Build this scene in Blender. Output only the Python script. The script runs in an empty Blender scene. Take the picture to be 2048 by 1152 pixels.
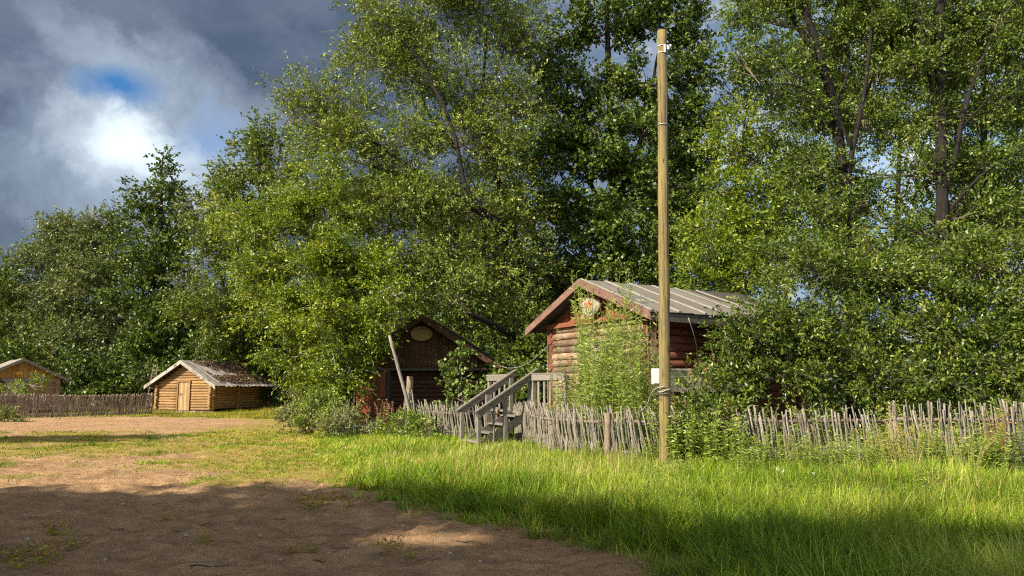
import bpy, math, random
import numpy as np
from mathutils import Vector, Matrix
random.seed(11)
rng = np.random.default_rng(11)
S = bpy.context.scene
COL = S.collection
PI = math.pi

# ------------------------------------------------------------------ camera maths (photo pixels 2048 x 1152)
F = 1479.0; CH = 1.6; PIT = math.radians(7.5)
cp, sp = math.cos(PIT), math.sin(PIT)
def U(px, py, Y):
    u = (px-1024)/F; v = (576-py)/F
    dy = cp - v*sp; dz = sp + v*cp
    t = Y/dy
    return np.array([u*t, Y, CH + dz*t])
def G(px, py):
    u = (px-1024)/F; v = (576-py)/F
    dy = cp - v*sp; dz = sp + v*cp
    t = -CH/dz
    return np.array([u*t, dy*t, 0.0])
def gx(px, Y, z=0.0):
    return (px-1024)/F*(Y*cp + (z-CH)*sp)
def ppm(Y): return F/Y            # photo pixels per metre at distance Y

# ------------------------------------------------------------------ noise
def _hash(ix, iy, iz, seed):
    h = (ix*374761393 + iy*668265263 + iz*2147483647 + seed*974634777) & 0xffffffff
    h = ((h ^ (h >> 13))*1274126177) & 0xffffffff
    h = ((h ^ (h >> 16))*1540483477) & 0xffffffff
    return ((h ^ (h >> 15)) & 0xffff)/65535.0
def vnoise(x, y, z=None, seed=0):
    x = np.asarray(x, float); y = np.asarray(y, float)
    z = np.zeros_like(x) if z is None else np.asarray(z, float)
    xi, yi, zi = np.floor(x).astype(np.int64), np.floor(y).astype(np.int64), np.floor(z).astype(np.int64)
    fx, fy, fz = x-xi, y-yi, z-zi
    fx = fx*fx*(3-2*fx); fy = fy*fy*(3-2*fy); fz = fz*fz*(3-2*fz)
    r = 0
    for a in (0, 1):
        for b in (0, 1):
            for c in (0, 1):
                r = r + _hash(xi+a, yi+b, zi+c, seed)*(fx if a else 1-fx)*(fy if b else 1-fy)*(fz if c else 1-fz)
    return r
def fbm(x, y, seed=0, o=4):
    r = 0; a = .5; s = 1.0; t = 0
    for k in range(o):
        r = r + a*vnoise(np.asarray(x)*s, np.asarray(y)*s, None, seed+k*7); t += a; a *= .5; s *= 2.03
    return r/t
def sstep(a, b, x):
    t = np.clip((np.asarray(x, float)-a)/(b-a), 0, 1); return t*t*(3-2*t)
def unit(v):
    v = np.asarray(v, float)
    return v/np.maximum(np.linalg.norm(v, axis=-1, keepdims=True), 1e-9)

# ------------------------------------------------------------------ node materials
class NT:
    def __init__(s, tree): s.t = tree; s.n = tree.nodes; s.l = tree.links
    def new(s, typ, **kw):
        n = s.n.new(typ)
        for k, v in kw.items(): setattr(n, k, v)
        return n
    def put(s, sock, v):
        if isinstance(v, bpy.types.NodeSocket): s.l.new(v, sock)
        elif isinstance(v, bpy.types.Node): s.l.new(v.outputs[0], sock)
        elif isinstance(v, (tuple, list)):
            sock.default_value = (tuple(v)+(1.0,))[:4] if sock.type == 'RGBA' else tuple(v)[:3]
        else: sock.default_value = v
    def coord(s, scale=(1, 1, 1), out='Object', src=None):
        m = s.new('ShaderNodeMapping'); m.inputs['Scale'].default_value = scale
        if src is None:
            src = s.new('ShaderNodeTexCoord').outputs[out]
        s.l.new(src, m.inputs['Vector']); return m.outputs[0]
    def noise(s, vec, scale, detail=4, rough=.6, dist=0.0, color=False):
        n = s.new('ShaderNodeTexNoise'); s.put(n.inputs['Vector'], vec)
        n.inputs['Scale'].default_value = scale; n.inputs['Detail'].default_value = detail
        n.inputs['Roughness'].default_value = rough; n.inputs['Distortion'].default_value = dist
        return n.outputs['Color' if color else 'Fac']
    def ramp(s, fac, stops):
        r = s.new('ShaderNodeValToRGB'); s.put(r.inputs[0], fac); e = r.color_ramp.elements
        while len(e) < len(stops): e.new(.5)
        for el, (p, c) in zip(e, stops):
            el.position = p; el.color = (tuple(c)+(1,))[:4] if not isinstance(c, (int, float)) else (c, c, c, 1)
        return r.outputs[0]
    def mix(s, fac, a, b, mode='MIX'):
        m = s.new('ShaderNodeMix', data_type='RGBA', blend_type=mode)
        s.put(m.inputs['Factor'], fac); s.put(m.inputs['A'], a) if False else s.put(m.inputs[6], a); s.put(m.inputs[7], b)
        return m.outputs[2]
    def math(s, op, a, b=0.0, clamp=False):
        m = s.new('ShaderNodeMath', operation=op, use_clamp=clamp); s.put(m.inputs[0], a); s.put(m.inputs[1], b); return m.outputs[0]
    def attr(s, name): return s.new('ShaderNodeAttribute', attribute_name=name).outputs['Fac']
    def bump(s, h, strength, dist):
        b = s.new('ShaderNodeBump'); b.inputs['Strength'].default_value = strength; b.inputs['Distance'].default_value = dist
        s.put(b.inputs['Height'], h); return b.outputs[0]

def newmat(name):
    m = bpy.data.materials.new(name); m.use_nodes = True
    t = NT(m.node_tree); b = m.node_tree.nodes['Principled BSDF']
    return m, t, b

def wood_mat(name, c1, c2, c3, stretch=(1, 1, 1), scale=6, rough=.85, bump=.5, tintamt=.5, patch=.45, bdist=.012):
    """c1..c2 grain, c3 = weather patches with a shape of their own, per-piece tint from attribute"""
    m, t, b = newmat(name)
    v = t.coord(stretch)
    g = t.noise(v, scale, 6, .65)
    col = t.mix(t.ramp(g, [(.3, 0.), (.7, 1.)]), c1, c2)
    p = t.noise(t.coord((1, 1, 1)), 1.9, 5, .7)
    col = t.mix(t.ramp(p, [(patch, 0.), (patch+.2, .85)]), col, c3)
    ti = t.attr('tint')
    k = t.math('ADD', t.math('MULTIPLY', ti, tintamt), 1-tintamt*.5)
    hs = t.new('ShaderNodeHueSaturation'); t.put(hs.inputs['Value'], k); t.put(hs.inputs['Color'], col)
    fine = t.noise(v, scale*5, 3, .7)
    col = t.mix(t.ramp(fine, [(.30, .55), (.45, 0.)]), hs.outputs[0], tuple(x*.35 for x in c1))
    mx = max(stretch); crk = t.noise(t.coord(tuple(q*1.6 if q > mx*.5 else q*.35 for q in stretch)), scale, 3, .5, .3)
    ck = t.ramp(crk, [(.645, 0.), (.675, .85)])
    col = t.mix(ck, col, tuple(x*.16 for x in c1))
    t.put(b.inputs['Base Color'], col); b.inputs['Roughness'].default_value = rough
    b.inputs['Specular IOR Level'].default_value = .25
    t.put(b.inputs['Normal'], t.bump(t.math('SUBTRACT', t.math('ADD', g, t.math('MULTIPLY', fine, .6)), t.math('MULTIPLY', ck, 1.2)), bump, bdist))
    return m

def leaf_mat(name, stops, trans=.35, rough=.44, spec=.40, tcol=(1.25, 1.3, .55), tscale=.68):
    m, t, b = newmat(name)
    ti = t.attr('tint')
    col = t.ramp(ti, stops)
    t.put(b.inputs['Base Color'], col); b.inputs['Roughness'].default_value = rough
    b.inputs['Specular IOR Level'].default_value = spec
    tr = t.new('ShaderNodeBsdfTranslucent')
    t.put(tr.inputs['Color'], t.mix(1.0, col, tcol, 'MULTIPLY'))
    mx = t.new('ShaderNodeMixShader'); mx.inputs[0].default_value = trans*tscale
    t.l.new(b.outputs[0], mx.inputs[1]); t.l.new(tr.outputs[0], mx.inputs[2])
    t.l.new(mx.outputs[0], t.n['Material Output'].inputs['Surface'])
    return m

def plain_mat(name, col, rough=.6, metal=0., var=.25, scale=8, bump=.2):
    m, t, b = newmat(name)
    n = t.noise(t.coord(), scale, 5, .6)
    c = t.mix(t.ramp(n, [(.3, 0.), (.75, 1.)]), tuple(x*(1-var) for x in col), tuple(min(1, x*(1+var)) for x in col))
    t.put(b.inputs['Base Color'], c); b.inputs['Roughness'].default_value = rough; b.inputs['Metallic'].default_value = metal
    t.put(b.inputs['Normal'], t.bump(n, bump, .004))
    return m

M = {}
M['log_tan'] = wood_mat('log_tan', (.20, .105, .042), (.39, .245, .10), (.20, .14, .085), (1.5, 14, 14), 3, tintamt=.55, patch=.52)
M['log_tan_side'] = wood_mat('log_tan_side', (.20, .105, .042), (.36, .22, .09), (.18, .125, .07), (14, 1.5, 14), 3, tintamt=.45, patch=.55)
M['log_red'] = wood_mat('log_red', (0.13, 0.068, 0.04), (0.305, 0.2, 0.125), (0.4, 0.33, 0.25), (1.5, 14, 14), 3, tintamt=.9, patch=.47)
M['log_red_shaded'] = wood_mat('log_red_shaded', (.12, .035, .022), (.18, .065, .04), (.26, .19, .13), (14, 1.5, 14), 3, tintamt=.4, patch=.60)  # side logs toned darker than the front, eave shade put into the colour
M['log_grey'] = wood_mat('log_grey', (.19, .11, .06), (.32, .21, .13), (.22, .17, .13), (1.5, 14, 14), 3, tintamt=.5, patch=.48)
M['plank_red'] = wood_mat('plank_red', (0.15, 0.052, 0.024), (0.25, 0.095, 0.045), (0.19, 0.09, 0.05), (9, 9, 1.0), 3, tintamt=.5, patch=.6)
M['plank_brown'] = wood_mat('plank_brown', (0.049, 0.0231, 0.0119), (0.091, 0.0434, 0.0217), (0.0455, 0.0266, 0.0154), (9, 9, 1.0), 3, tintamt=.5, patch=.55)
M['plank_tan'] = wood_mat('plank_tan', (.30, .16, .055), (.42, .24, .09), (.24, .15, .08), (9, 9, 1.0), 3, tintamt=.5, patch=.55)
M['door_tan'] = wood_mat('door_tan', (.24, .15, .07), (.46, .32, .16), (.26, .18, .10), (9, 9, .9), 3, tintamt=.45, patch=.6)
M['door_grey'] = wood_mat('door_grey', (.30, .23, .18), (.42, .35, .28), (.26, .20, .16), (9, 9, .9), 3, tintamt=.4, patch=.6)
M['barge_red'] = wood_mat('barge_red', (.13, .06, .045), (.25, .155, .12), (.30, .22, .17), (2, 10, 3), 4, tintamt=.3, patch=.58)
M['grey_wood'] = wood_mat('grey_wood', (0.1339, 0.1166, 0.0942), (0.2728, 0.248, 0.2108), (0.1364, 0.1116, 0.0868), (8, 8, 1.6), 4, tintamt=.4, patch=.6)
M['grey_rail'] = wood_mat('grey_rail', (0.1339, 0.1166, 0.0942), (0.2728, 0.248, 0.2108), (0.1364, 0.1116, 0.0868), (8, 1.6, 8), 4, tintamt=.4, patch=.6)
M['roof_board'] = wood_mat('roof_board', (.23, .20, .17), (.60, .55, .48), (.12, .085, .06), (3, 9, 3), 4, tintamt=.7, patch=.5, bump=.8)
M['roof_felt'] = wood_mat('roof_felt', (0.1353, 0.1214, 0.1), (0.2009, 0.182, 0.1517), (0.1148, 0.1066, 0.082), (1.4, 7, 1.4), 5, tintamt=.35, patch=.56, bump=.35)
M['roof_dark'] = wood_mat('roof_dark', (.05, .04, .034), (.10, .085, .07), (.05, .06, .035), (1.5, 6, 1.5), 5, tintamt=.4, patch=.5)
M['batten'] = wood_mat('batten', (.20, .18, .15), (.31, .285, .24), (.18, .16, .13), (2, 8, 2), 4, tintamt=.3, patch=.6)
M['stick'] = wood_mat('stick', (.085, .072, .055), (.31, .28, .225), (.105, .08, .057), (16, 16, 6), 3, tintamt=.75, patch=.52)
M['stick_dark'] = wood_mat('stick_dark', (.17, .13, .095), (.50, .42, .33), (.14, .10, .075), (12, 12, 5), 3, tintamt=.9, patch=.5)
M['rail'] = wood_mat('rail', (.10, .075, .055), (.21, .165, .13), (.12, .085, .06), (6, 6, 6), 3, tintamt=.5, patch=.5)
M['post_bark'] = wood_mat('post_bark', (.12, .085, .055), (.26, .20, .14), (.20, .12, .07), (9, 9, 3), 3, tintamt=.4, patch=.5)
M['pole'] = wood_mat('pole', (0.0998, 0.0728, 0.0291), (0.208, 0.156, 0.0676), (0.104, 0.0754, 0.0364), (11, 11, .8), 2.6, tintamt=.1, patch=.56, bump=.9)
def pole_mat():
    m, t, b = newmat('pole')
    g = t.noise(t.coord((16, 16, .55)), 2.2, 7, .7); p = t.noise(t.coord((2, 2, .8)), 1.6, 6, .7)
    col = t.ramp(g, [(.30, (.065, .047, .018)), (.44, (.175, .133, .048)), (.58, (.245, .19, .072)), (.75, (.33, .275, .125))])
    col = t.mix(t.ramp(p, [(.46, 0.), (.66, .8)]), col, (.115, .09, .055))
    v = t.new('ShaderNodeTexVoronoi', feature='F1'); t.put(v.inputs['Vector'], t.coord((5.2, 5.2, 1.35))); v.inputs['Scale'].default_value = 1.5
    kn = t.ramp(v.outputs['Distance'], [(.055, .9), (.13, 0.)])
    col = t.mix(kn, col, (.035, .022, .011))
    c = t.noise(t.coord((30, 30, .35)), 1.5, 3, .5, .2); ck = t.ramp(c, [(.63, 0.), (.66, .9)])
    col = t.mix(ck, col, (.025, .018, .01))
    t.put(b.inputs['Base Color'], col); b.inputs['Roughness'].default_value = .85; b.inputs['Specular IOR Level'].default_value = .25
    t.put(b.inputs['Normal'], t.bump(t.math('SUBTRACT', g, ck), .9, .012)); return m
M['pole'] = pole_mat()
M['bark_dark'] = wood_mat('bark_dark', (.009, .007, .006), (.030, .024, .019), (.026, .026, .018), (7, 7, 1.6), 3, tintamt=.3, patch=.55, bump=1., bdist=.03)
M['bark_grey'] = wood_mat('bark_grey', (.12, .10, .075), (.25, .22, .17), (.09, .08, .055), (7, 7, 2), 3, tintamt=.3, patch=.55, bump=1., bdist=.03)
M['white_box'] = plain_mat('white_box', (.56, .57, .57), .45, 0, .05, 5, .05)
M['metal'] = plain_mat('metal', (.62, .62, .62), .4, .6, .1, 8, .1)
M['cable_white'] = plain_mat('cable_white', (.30, .30, .285), .5, 0, .1)
M['cable_dark'] = plain_mat('cable_dark', (.05, .05, .05), .5, 0, .1)
M['iron'] = plain_mat('iron', (.05, .045, .04), .55, .5, .3)
M['sign_face'] = plain_mat('sign_face', (.33, .275, .20), .7, 0, .3, 9)
M['sign_oval'] = plain_mat('sign_oval', (.28, .175, .055), .6, 0, .15, 7)
M['sign_yellow'] = plain_mat('sign_yellow', (.58, .33, .04), .6, 0, .12, 12)
M['star_red'] = plain_mat('star_red', (.62, .085, .02), .6, 0, .15, 12)
M['bark_edge'] = plain_mat('bark_edge', (.12, .09, .07), .9, 0, .5, 30, .8)
M['sack'] = plain_mat('sack', (.13, .045, .028), .85, 0, .4, 14, .6)
M['stone'] = plain_mat('stone', (.30, .27, .23), .9, 0, .3, 9, .8)
M['pale_grey'] = plain_mat('pale_grey', (.50, .47, .40), .9, 0, .25, 6, .6)
M['litter'] = leaf_mat('litter', [(0, (.06, .036, .018)), (.5, (.17, .10, .055)), (1, (.34, .25, .16))], .1, .8, .2, (1, 1, 1))
M['dry_leaf'] = leaf_mat('dry_leaf', [(0, (.22, .12, .05)), (.6, (.40, .27, .13)), (1, (.55, .42, .25))], .15, .7, .25, (1, 1, .8))
M['lf_willow'] = leaf_mat('lf_willow', [(0, (0.0681, 0.1074, 0.0125)), (0.5, (0.1476, 0.2043, 0.0209)), (0.85, (0.227, 0.2802, 0.0366)), (1, (0.3406, 0.3503, 0.0836))], .30)
M['lf_bright'] = leaf_mat('lf_bright', [(0, (0.0707, 0.1207, 0.0076)), (0.5, (0.1563, 0.2241, 0.0114)), (0.85, (0.2422, 0.3104, 0.0171)), (1, (0.3431, 0.3449, 0.0333))], .33)
M['lf_silver'] = leaf_mat('lf_silver', [(0, (.055, .088, .018)), (.5, (.118, .160, .034)), (.85, (.19, .235, .06)), (1, (.33, .36, .16))], .28)
M['lf_mid'] = leaf_mat('lf_mid', [(0, (0.0476, 0.0811, 0.0104)), (0.5, (0.1052, 0.157, 0.0167)), (0.9, (0.1824, 0.2289, 0.0272)), (1, (0.2664, 0.2747, 0.0522))], .28)
M['lf_dark'] = leaf_mat('lf_dark', [(0, (0.0312, 0.0593, 0.0082)), (0.5, (0.072, 0.1187, 0.0133)), (0.9, (0.1319, 0.184, 0.0205)), (1, (0.2038, 0.2374, 0.041))], .25)
M['lf_grey'] = leaf_mat('lf_grey', [(0, (0.0715, 0.1, 0.0299)), (0.5, (0.1365, 0.175, 0.0483)), (0.9, (0.221, 0.2562, 0.0862)), (1, (0.325, 0.325, 0.138))], .28)
M['lf_bush'] = leaf_mat('lf_bush', [(0, (0.037, 0.0661, 0.0068)), (0.5, (0.0845, 0.1301, 0.012)), (0.88, (0.1587, 0.2131, 0.0171)), (1, (0.2645, 0.2771, 0.0428))], .28, .42, .45)
M['lf_herb'] = leaf_mat('lf_herb', [(0, (0.0935, 0.1595, 0.02)), (0.5, (0.176, 0.253, 0.03)), (0.9, (0.286, 0.352, 0.05)), (1, (0.396, 0.396, 0.1))], .35)
M['lf_yellow'] = leaf_mat('lf_yellow', [(0, (.10, .13, .02)), (.45, (.20, .19, .03)), (.8, (.32, .21, .035)), (1, (.24, .09, .03))], .35)
M['lf_sage'] = leaf_mat('lf_sage', [(0, (.09, .12, .025)), (.5, (.19, .22, .045)), (1, (.34, .33, .12))], .25)
M['lf_round'] = leaf_mat('lf_round', [(0, (.075, .125, .02)), (.5, (.15, .22, .035)), (1, (.24, .30, .07))], .3)
M['grass'] = leaf_mat('grass', [(0, (0.0814, 0.1505, 0.01)), (0.4, (0.19, 0.3009, 0.016)), (0.75, (0.3147, 0.4051, 0.024)), (1, (0.5645, 0.5092, 0.13))], .45, .5, .3)
M['grass_short'] = leaf_mat('grass_short', [(0, (.075, .11, .010)), (.5, (.25, .26, .018)), (.85, (.40, .35, .03)), (1, (.42, .28, .08))], .3, .6, .25)
M['straw'] = leaf_mat('straw', [(0, (.30, .24, .07)), (.6, (.46, .37, .12)), (1, (.56, .46, .20))], .3, .6, .3, (1, 1, .8))
M['petal_pink'] = leaf_mat('petal_pink', [(0, (.36, .10, .28)), (1, (.60, .26, .48))], .3, .6, .3, (1, 1, 1))
M['petal_white'] = leaf_mat('petal_white', [(0, (.7, .7, .66)), (1, (.8, .8, .78))], .2, .6, .3, (1, 1, 1))
M['petal_yellow'] = leaf_mat('petal_yellow', [(0, (.6, .40, .02)), (1, (.75, .55, .04))], .3, .6, .3, (1, 1, .6))
M['seed_red'] = leaf_mat('seed_red', [(0, (.30, .11, .08)), (1, (.52, .33, .24))], .25, .7, .2, (1, 1, 1))
M['stem'] = plain_mat('stem', (.17, .19, .05), .7, 0, .3)
M['stem_red'] = plain_mat('stem_red', (.26, .12, .06), .7, 0, .3)
M['twig'] = plain_mat('twig', (.13, .10, .07), .85, 0, .3)
M['twig_pale'] = plain_mat('twig_pale', (.36, .33, .27), .85, 0, .25)

# ------------------------------------------------------------------ object helpers
def tag(o, label=None, cat=None, group=None, kind=None):
    if label: o['label'] = label
    if cat: o['category'] = cat
    if group: o['group'] = group
    if kind: o['kind'] = kind
    return o
def thing(name, label, cat, loc=(0, 0, 0), rz=0.0, group=None):
    o = bpy.data.objects.new(name, None); COL.objects.link(o)
    o.location = loc; o.rotation_euler = (0, 0, rz); o.empty_display_size = .2
    return tag(o, label, cat, group)
def copy_tree(o, parent=None):
    c = o.copy(); COL.objects.link(c)
    if parent is not None: c.parent = parent
    for ch in list(o.children): copy_tree(ch, c)
    return c

def raw_mesh(name, V, quads=None, tris=None, tint=None, mat=None, smooth=False):
    """fast mesh from arrays; tint is per face (quads first, then tris)"""
    me = bpy.data.meshes.new(name)
    V = np.ascontiguousarray(V, dtype=np.float32).reshape(-1, 3)
    q = np.zeros((0, 4), np.int32) if quads is None else np.asarray(quads, np.int32).reshape(-1, 4)
    t = np.zeros((0, 3), np.int32) if tris is None else np.asarray(tris, np.int32).reshape(-1, 3)
    me.vertices.add(len(V)); me.vertices.foreach_set('co', V.ravel())
    nl = q.size+t.size; me.loops.add(nl)
    me.loops.foreach_set('vertex_index', np.concatenate([q.ravel(), t.ravel()]).astype(np.int32))
    npoly = len(q)+len(t); me.polygons.add(npoly)
    tot = np.concatenate([np.full(len(q), 4), np.full(len(t), 3)]).astype(np.int32)
    st = np.concatenate([[0], np.cumsum(tot)[:-1]]).astype(np.int32)
    me.polygons.foreach_set('loop_start', st)
    me.polygons.foreach_set('loop_total', tot)
    if smooth: me.polygons.foreach_set('use_smooth', np.ones(npoly, bool))
    if tint is not None:
        a = me.attributes.new('tint', 'FLOAT', 'FACE'); a.data.foreach_set('value', np.ascontiguousarray(tint, np.float32))
    me.update(calc_edges=True); me.validate()
    if mat: me.materials.append(mat)
    return me
def link_mesh(name, me, parent=None, loc=None):
    o = bpy.data.objects.new(name, me); COL.objects.link(o)
    if parent is not None: o.parent = parent
    if loc is not None: o.location = loc
    return o

class MB:
    def __init__(s): s.v = []; s.f = []; s.t = []; s.sm = []
    def add(s, V, Fc, tint=None, smooth=False):
        o = len(s.v); s.v.extend([tuple(map(float, p)) for p in V])
        tv = random.random() if tint is None else tint
        for f in Fc: s.f.append(tuple(i+o for i in f)); s.t.append(tv); s.sm.append(smooth)
        return s
    def box(s, c, size, rz=0., tint=None, bev=.0):
        x, y, z = [d/2 for d in size]
        P = [(-x, -y, -z), (x, -y, -z), (x, y, -z), (-x, y, -z), (-x, -y, z), (x, -y, z), (x, y, z), (-x, y, z)]
        ca, sa = math.cos(rz), math.sin(rz)
        P = [(c[0]+a*ca-b*sa, c[1]+a*sa+b*ca, c[2]+d) for a, b, d in P]
        return s.add(P, [(3, 2, 1, 0), (4, 5, 6, 7), (0, 1, 5, 4), (1, 2, 6, 5), (2, 3, 7, 6), (3, 0, 4, 7)], tint)
    def beam(s, p0, p1, w, h, up=(0, 0, 1), tint=None):
        """box along p0->p1, w across, h along 'up'"""
        p0 = np.array(p0, float); p1 = np.array(p1, float); d = unit(p1-p0)
        sd = unit(np.cross(d, up)); u = np.cross(sd, d)
        a = sd*w/2; b = u*h/2
        P = [p0-a-b, p0+a-b, p0+a+b, p0-a+b, p1-a-b, p1+a-b, p1+a+b, p1-a+b]
        return s.add(P, [(3, 2, 1, 0), (4, 5, 6, 7), (0, 1, 5, 4), (1, 2, 6, 5), (2, 3, 7, 6), (3, 0, 4, 7)][:], tint)
    def tube(s, pts, rad, n=8, tint=None, cap=True, smooth=True, jit=0.):
        pts = np.array(pts, float); k = len(pts)
        rad = np.full(k, rad, float) if np.isscalar(rad) else np.array(rad, float)
        tg = np.gradient(pts, axis=0); tg = unit(tg)
        ref = np.array([0, 0, 1.]) if abs(tg[0][2]) < .8 else np.array([1., 0, 0])
        V = []
        a = unit(np.cross(tg[0], ref))
        ph = random.random()*6
        for i in range(k):
            a = unit(a - tg[i]*np.dot(a, tg[i])); b = np.cross(tg[i], a)
            for j in range(n):
                an = 2*PI*j/n+ph; r = rad[i]*(1+jit*(random.random()-.5))
                V.append(pts[i]+(a*math.cos(an)+b*math.sin(an))*r)
        Fc = [(i*n+j, i*n+(j+1) % n, (i+1)*n+(j+1) % n, (i+1)*n+j) for i in range(k-1) for j in range(n)]
        tv = random.random() if tint is None else tint
        s.add(V, Fc, tv, smooth)
        if cap:
            o = len(s.v)-len(V)
            s.f.append(tuple(o+j for j in reversed(range(n)))); s.t.append(min(1, tv+.25)); s.sm.append(False)
            s.f.append(tuple(o+(k-1)*n+j for j in range(n))); s.t.append(min(1, tv+.25)); s.sm.append(False)
        return s
    def prism(s, poly, org, ax, ay, an, thick, tint=None):
        """polygon poly (2D) in plane org+x*ax+y*ay, extruded along an by thick"""
        org, ax, ay, an = [np.array(q, float) for q in (org, ax, ay, an)]
        n = len(poly)
        A = [org+ax*x+ay*y for x, y in poly]; B = [p+an*thick for p in A]
        return s.add(A+B, [tuple(reversed(range(n))), tuple(range(n, 2*n))]+[(i, (i+1) % n, n+(i+1) % n, n+i) for i in range(n)], tint)
    def build(s, name, mat, parent=None, bevel=0., loc=None):
        me = bpy.data.meshes.new(name); me.from_pydata(s.v, [], s.f)
        a = me.attributes.new('tint', 'FLOAT', 'FACE'); a.data.foreach_set('value', np.array(s.t, np.float32))
        me.polygons.foreach_set('use_smooth', np.array(s.sm, bool))
        me.materials.append(M[mat] if isinstance(mat, str) else mat)
        o = bpy.data.objects.new(name, me); COL.objects.link(o)
        if parent is not None: o.parent = parent
        if loc is not None: o.location = loc
        if bevel:
            b = o.modifiers.new('bevel', 'BEVEL'); b.width = bevel; b.segments = 1; b.limit_method = 'ANGLE'; b.angle_limit = math.radians(50)
        return o

def jline(a, b, k, amp):
    a = np.array(a, float); b = np.array(b, float); t = np.linspace(0, 1, k)[:, None]
    p = a+(b-a)*t; w = np.sin(t*PI)
    off = np.cumsum(np.random.default_rng(random.randrange(1 << 30)).normal(0, amp, (k, 3)), axis=0)
    off -= off[0]+(off[-1]-off[0])*t
    return p+off
def bez(a, b, c, k=7):
    a, b, c = [np.array(q, float) for q in (a, b, c)]
    t = np.linspace(0, 1, k)[:, None]
    return a*(1-t)**2+2*b*t*(1-t)+c*t*t

# ------------------------------------------------------------------ leaves, grass
def leaves(P, D, L, W, tint, upb=.55):
    n = len(P)
    N = unit(rng.normal(0, 1, (n, 3))*.8+np.array([-.15, -.15, upb]))
    Sd = unit(np.cross(D, N)); N = np.cross(Sd, D)
    L = np.broadcast_to(L, n)[:, None]; W = np.broadcast_to(W, n)[:, None]
    mid = P+D*L*.48+N*(.06*L)
    V = np.empty((n, 4, 3), np.float32)
    V[:, 0] = P; V[:, 1] = mid+Sd*W*.5+N*W*.12; V[:, 2] = P+D*L-N*L*.05; V[:, 3] = mid-Sd*W*.5+N*W*.12
    q = np.arange(n*4, dtype=np.int32).reshape(n, 4)
    return V.reshape(-1, 3), q, tint
def leaf_obj(name, P, D, L, W, tint, mat, parent=None, upb=.55):
    V, q, t = leaves(P, D, L, W, np.clip(tint, 0, 1), upb)
    return link_mesh(name, raw_mesh(name, V, q, None, t, M[mat] if isinstance(mat, str) else mat), parent)
def ribbons(name, A, B, r, mat, parent=None):
    """thin three-sided twigs from A to B"""
    n = len(A); d = unit(B-A); ref = np.where(np.abs(d[:, 2:3]) > .8, np.array([[1., 0, 0]]), np.array([[0, 0, 1.]]))
    a = unit(np.cross(d, ref)); b = np.cross(d, a)
    V = np.empty((n, 6, 3))
    r = np.broadcast_to(r, n)[:, None]
    for j in range(3):
        an = 2*PI*j/3; o = a*math.cos(an)+b*math.sin(an)
        V[:, j] = A+o*r; V[:, 3+j] = B+o*r*.4
    base = (np.arange(n)*6)[:, None]
    q = np.concatenate([base+np.array([[0, 1, 4, 3]]), base+np.array([[1, 2, 5, 4]]), base+np.array([[2, 0, 3, 5]])], 0)
    return V.reshape(-1, 3), q

def blades(P, h, w, az, lean, curl, tint):
    n = len(P)
    dx = np.cos(az); dy = np.sin(az)
    side = np.stack([-dy, dx, np.zeros(n)], 1)*(w/2)[:, None]
    def at(f, c):
        return P+np.stack([dx*(lean*f+curl*f*f)*h, dy*(lean*f+curl*f*f)*h, h*f*(1-c*curl*f*.5)], 1)
    m = at(.55, 1); t = at(1.0, 1)
    V = np.empty((n, 5, 3), np.float32)
    V[:, 0] = P-side; V[:, 1] = P+side; V[:, 2] = m+side*.75; V[:, 3] = m-side*.75; V[:, 4] = t
    b = (np.arange(n)*5)[:, None]
    q = b+np.array([[0, 1, 2, 3]]); tr = b+np.array([[3, 2, 4]])
    return V.reshape(-1, 3), q, tr, np.concatenate([tint, tint])

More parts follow.
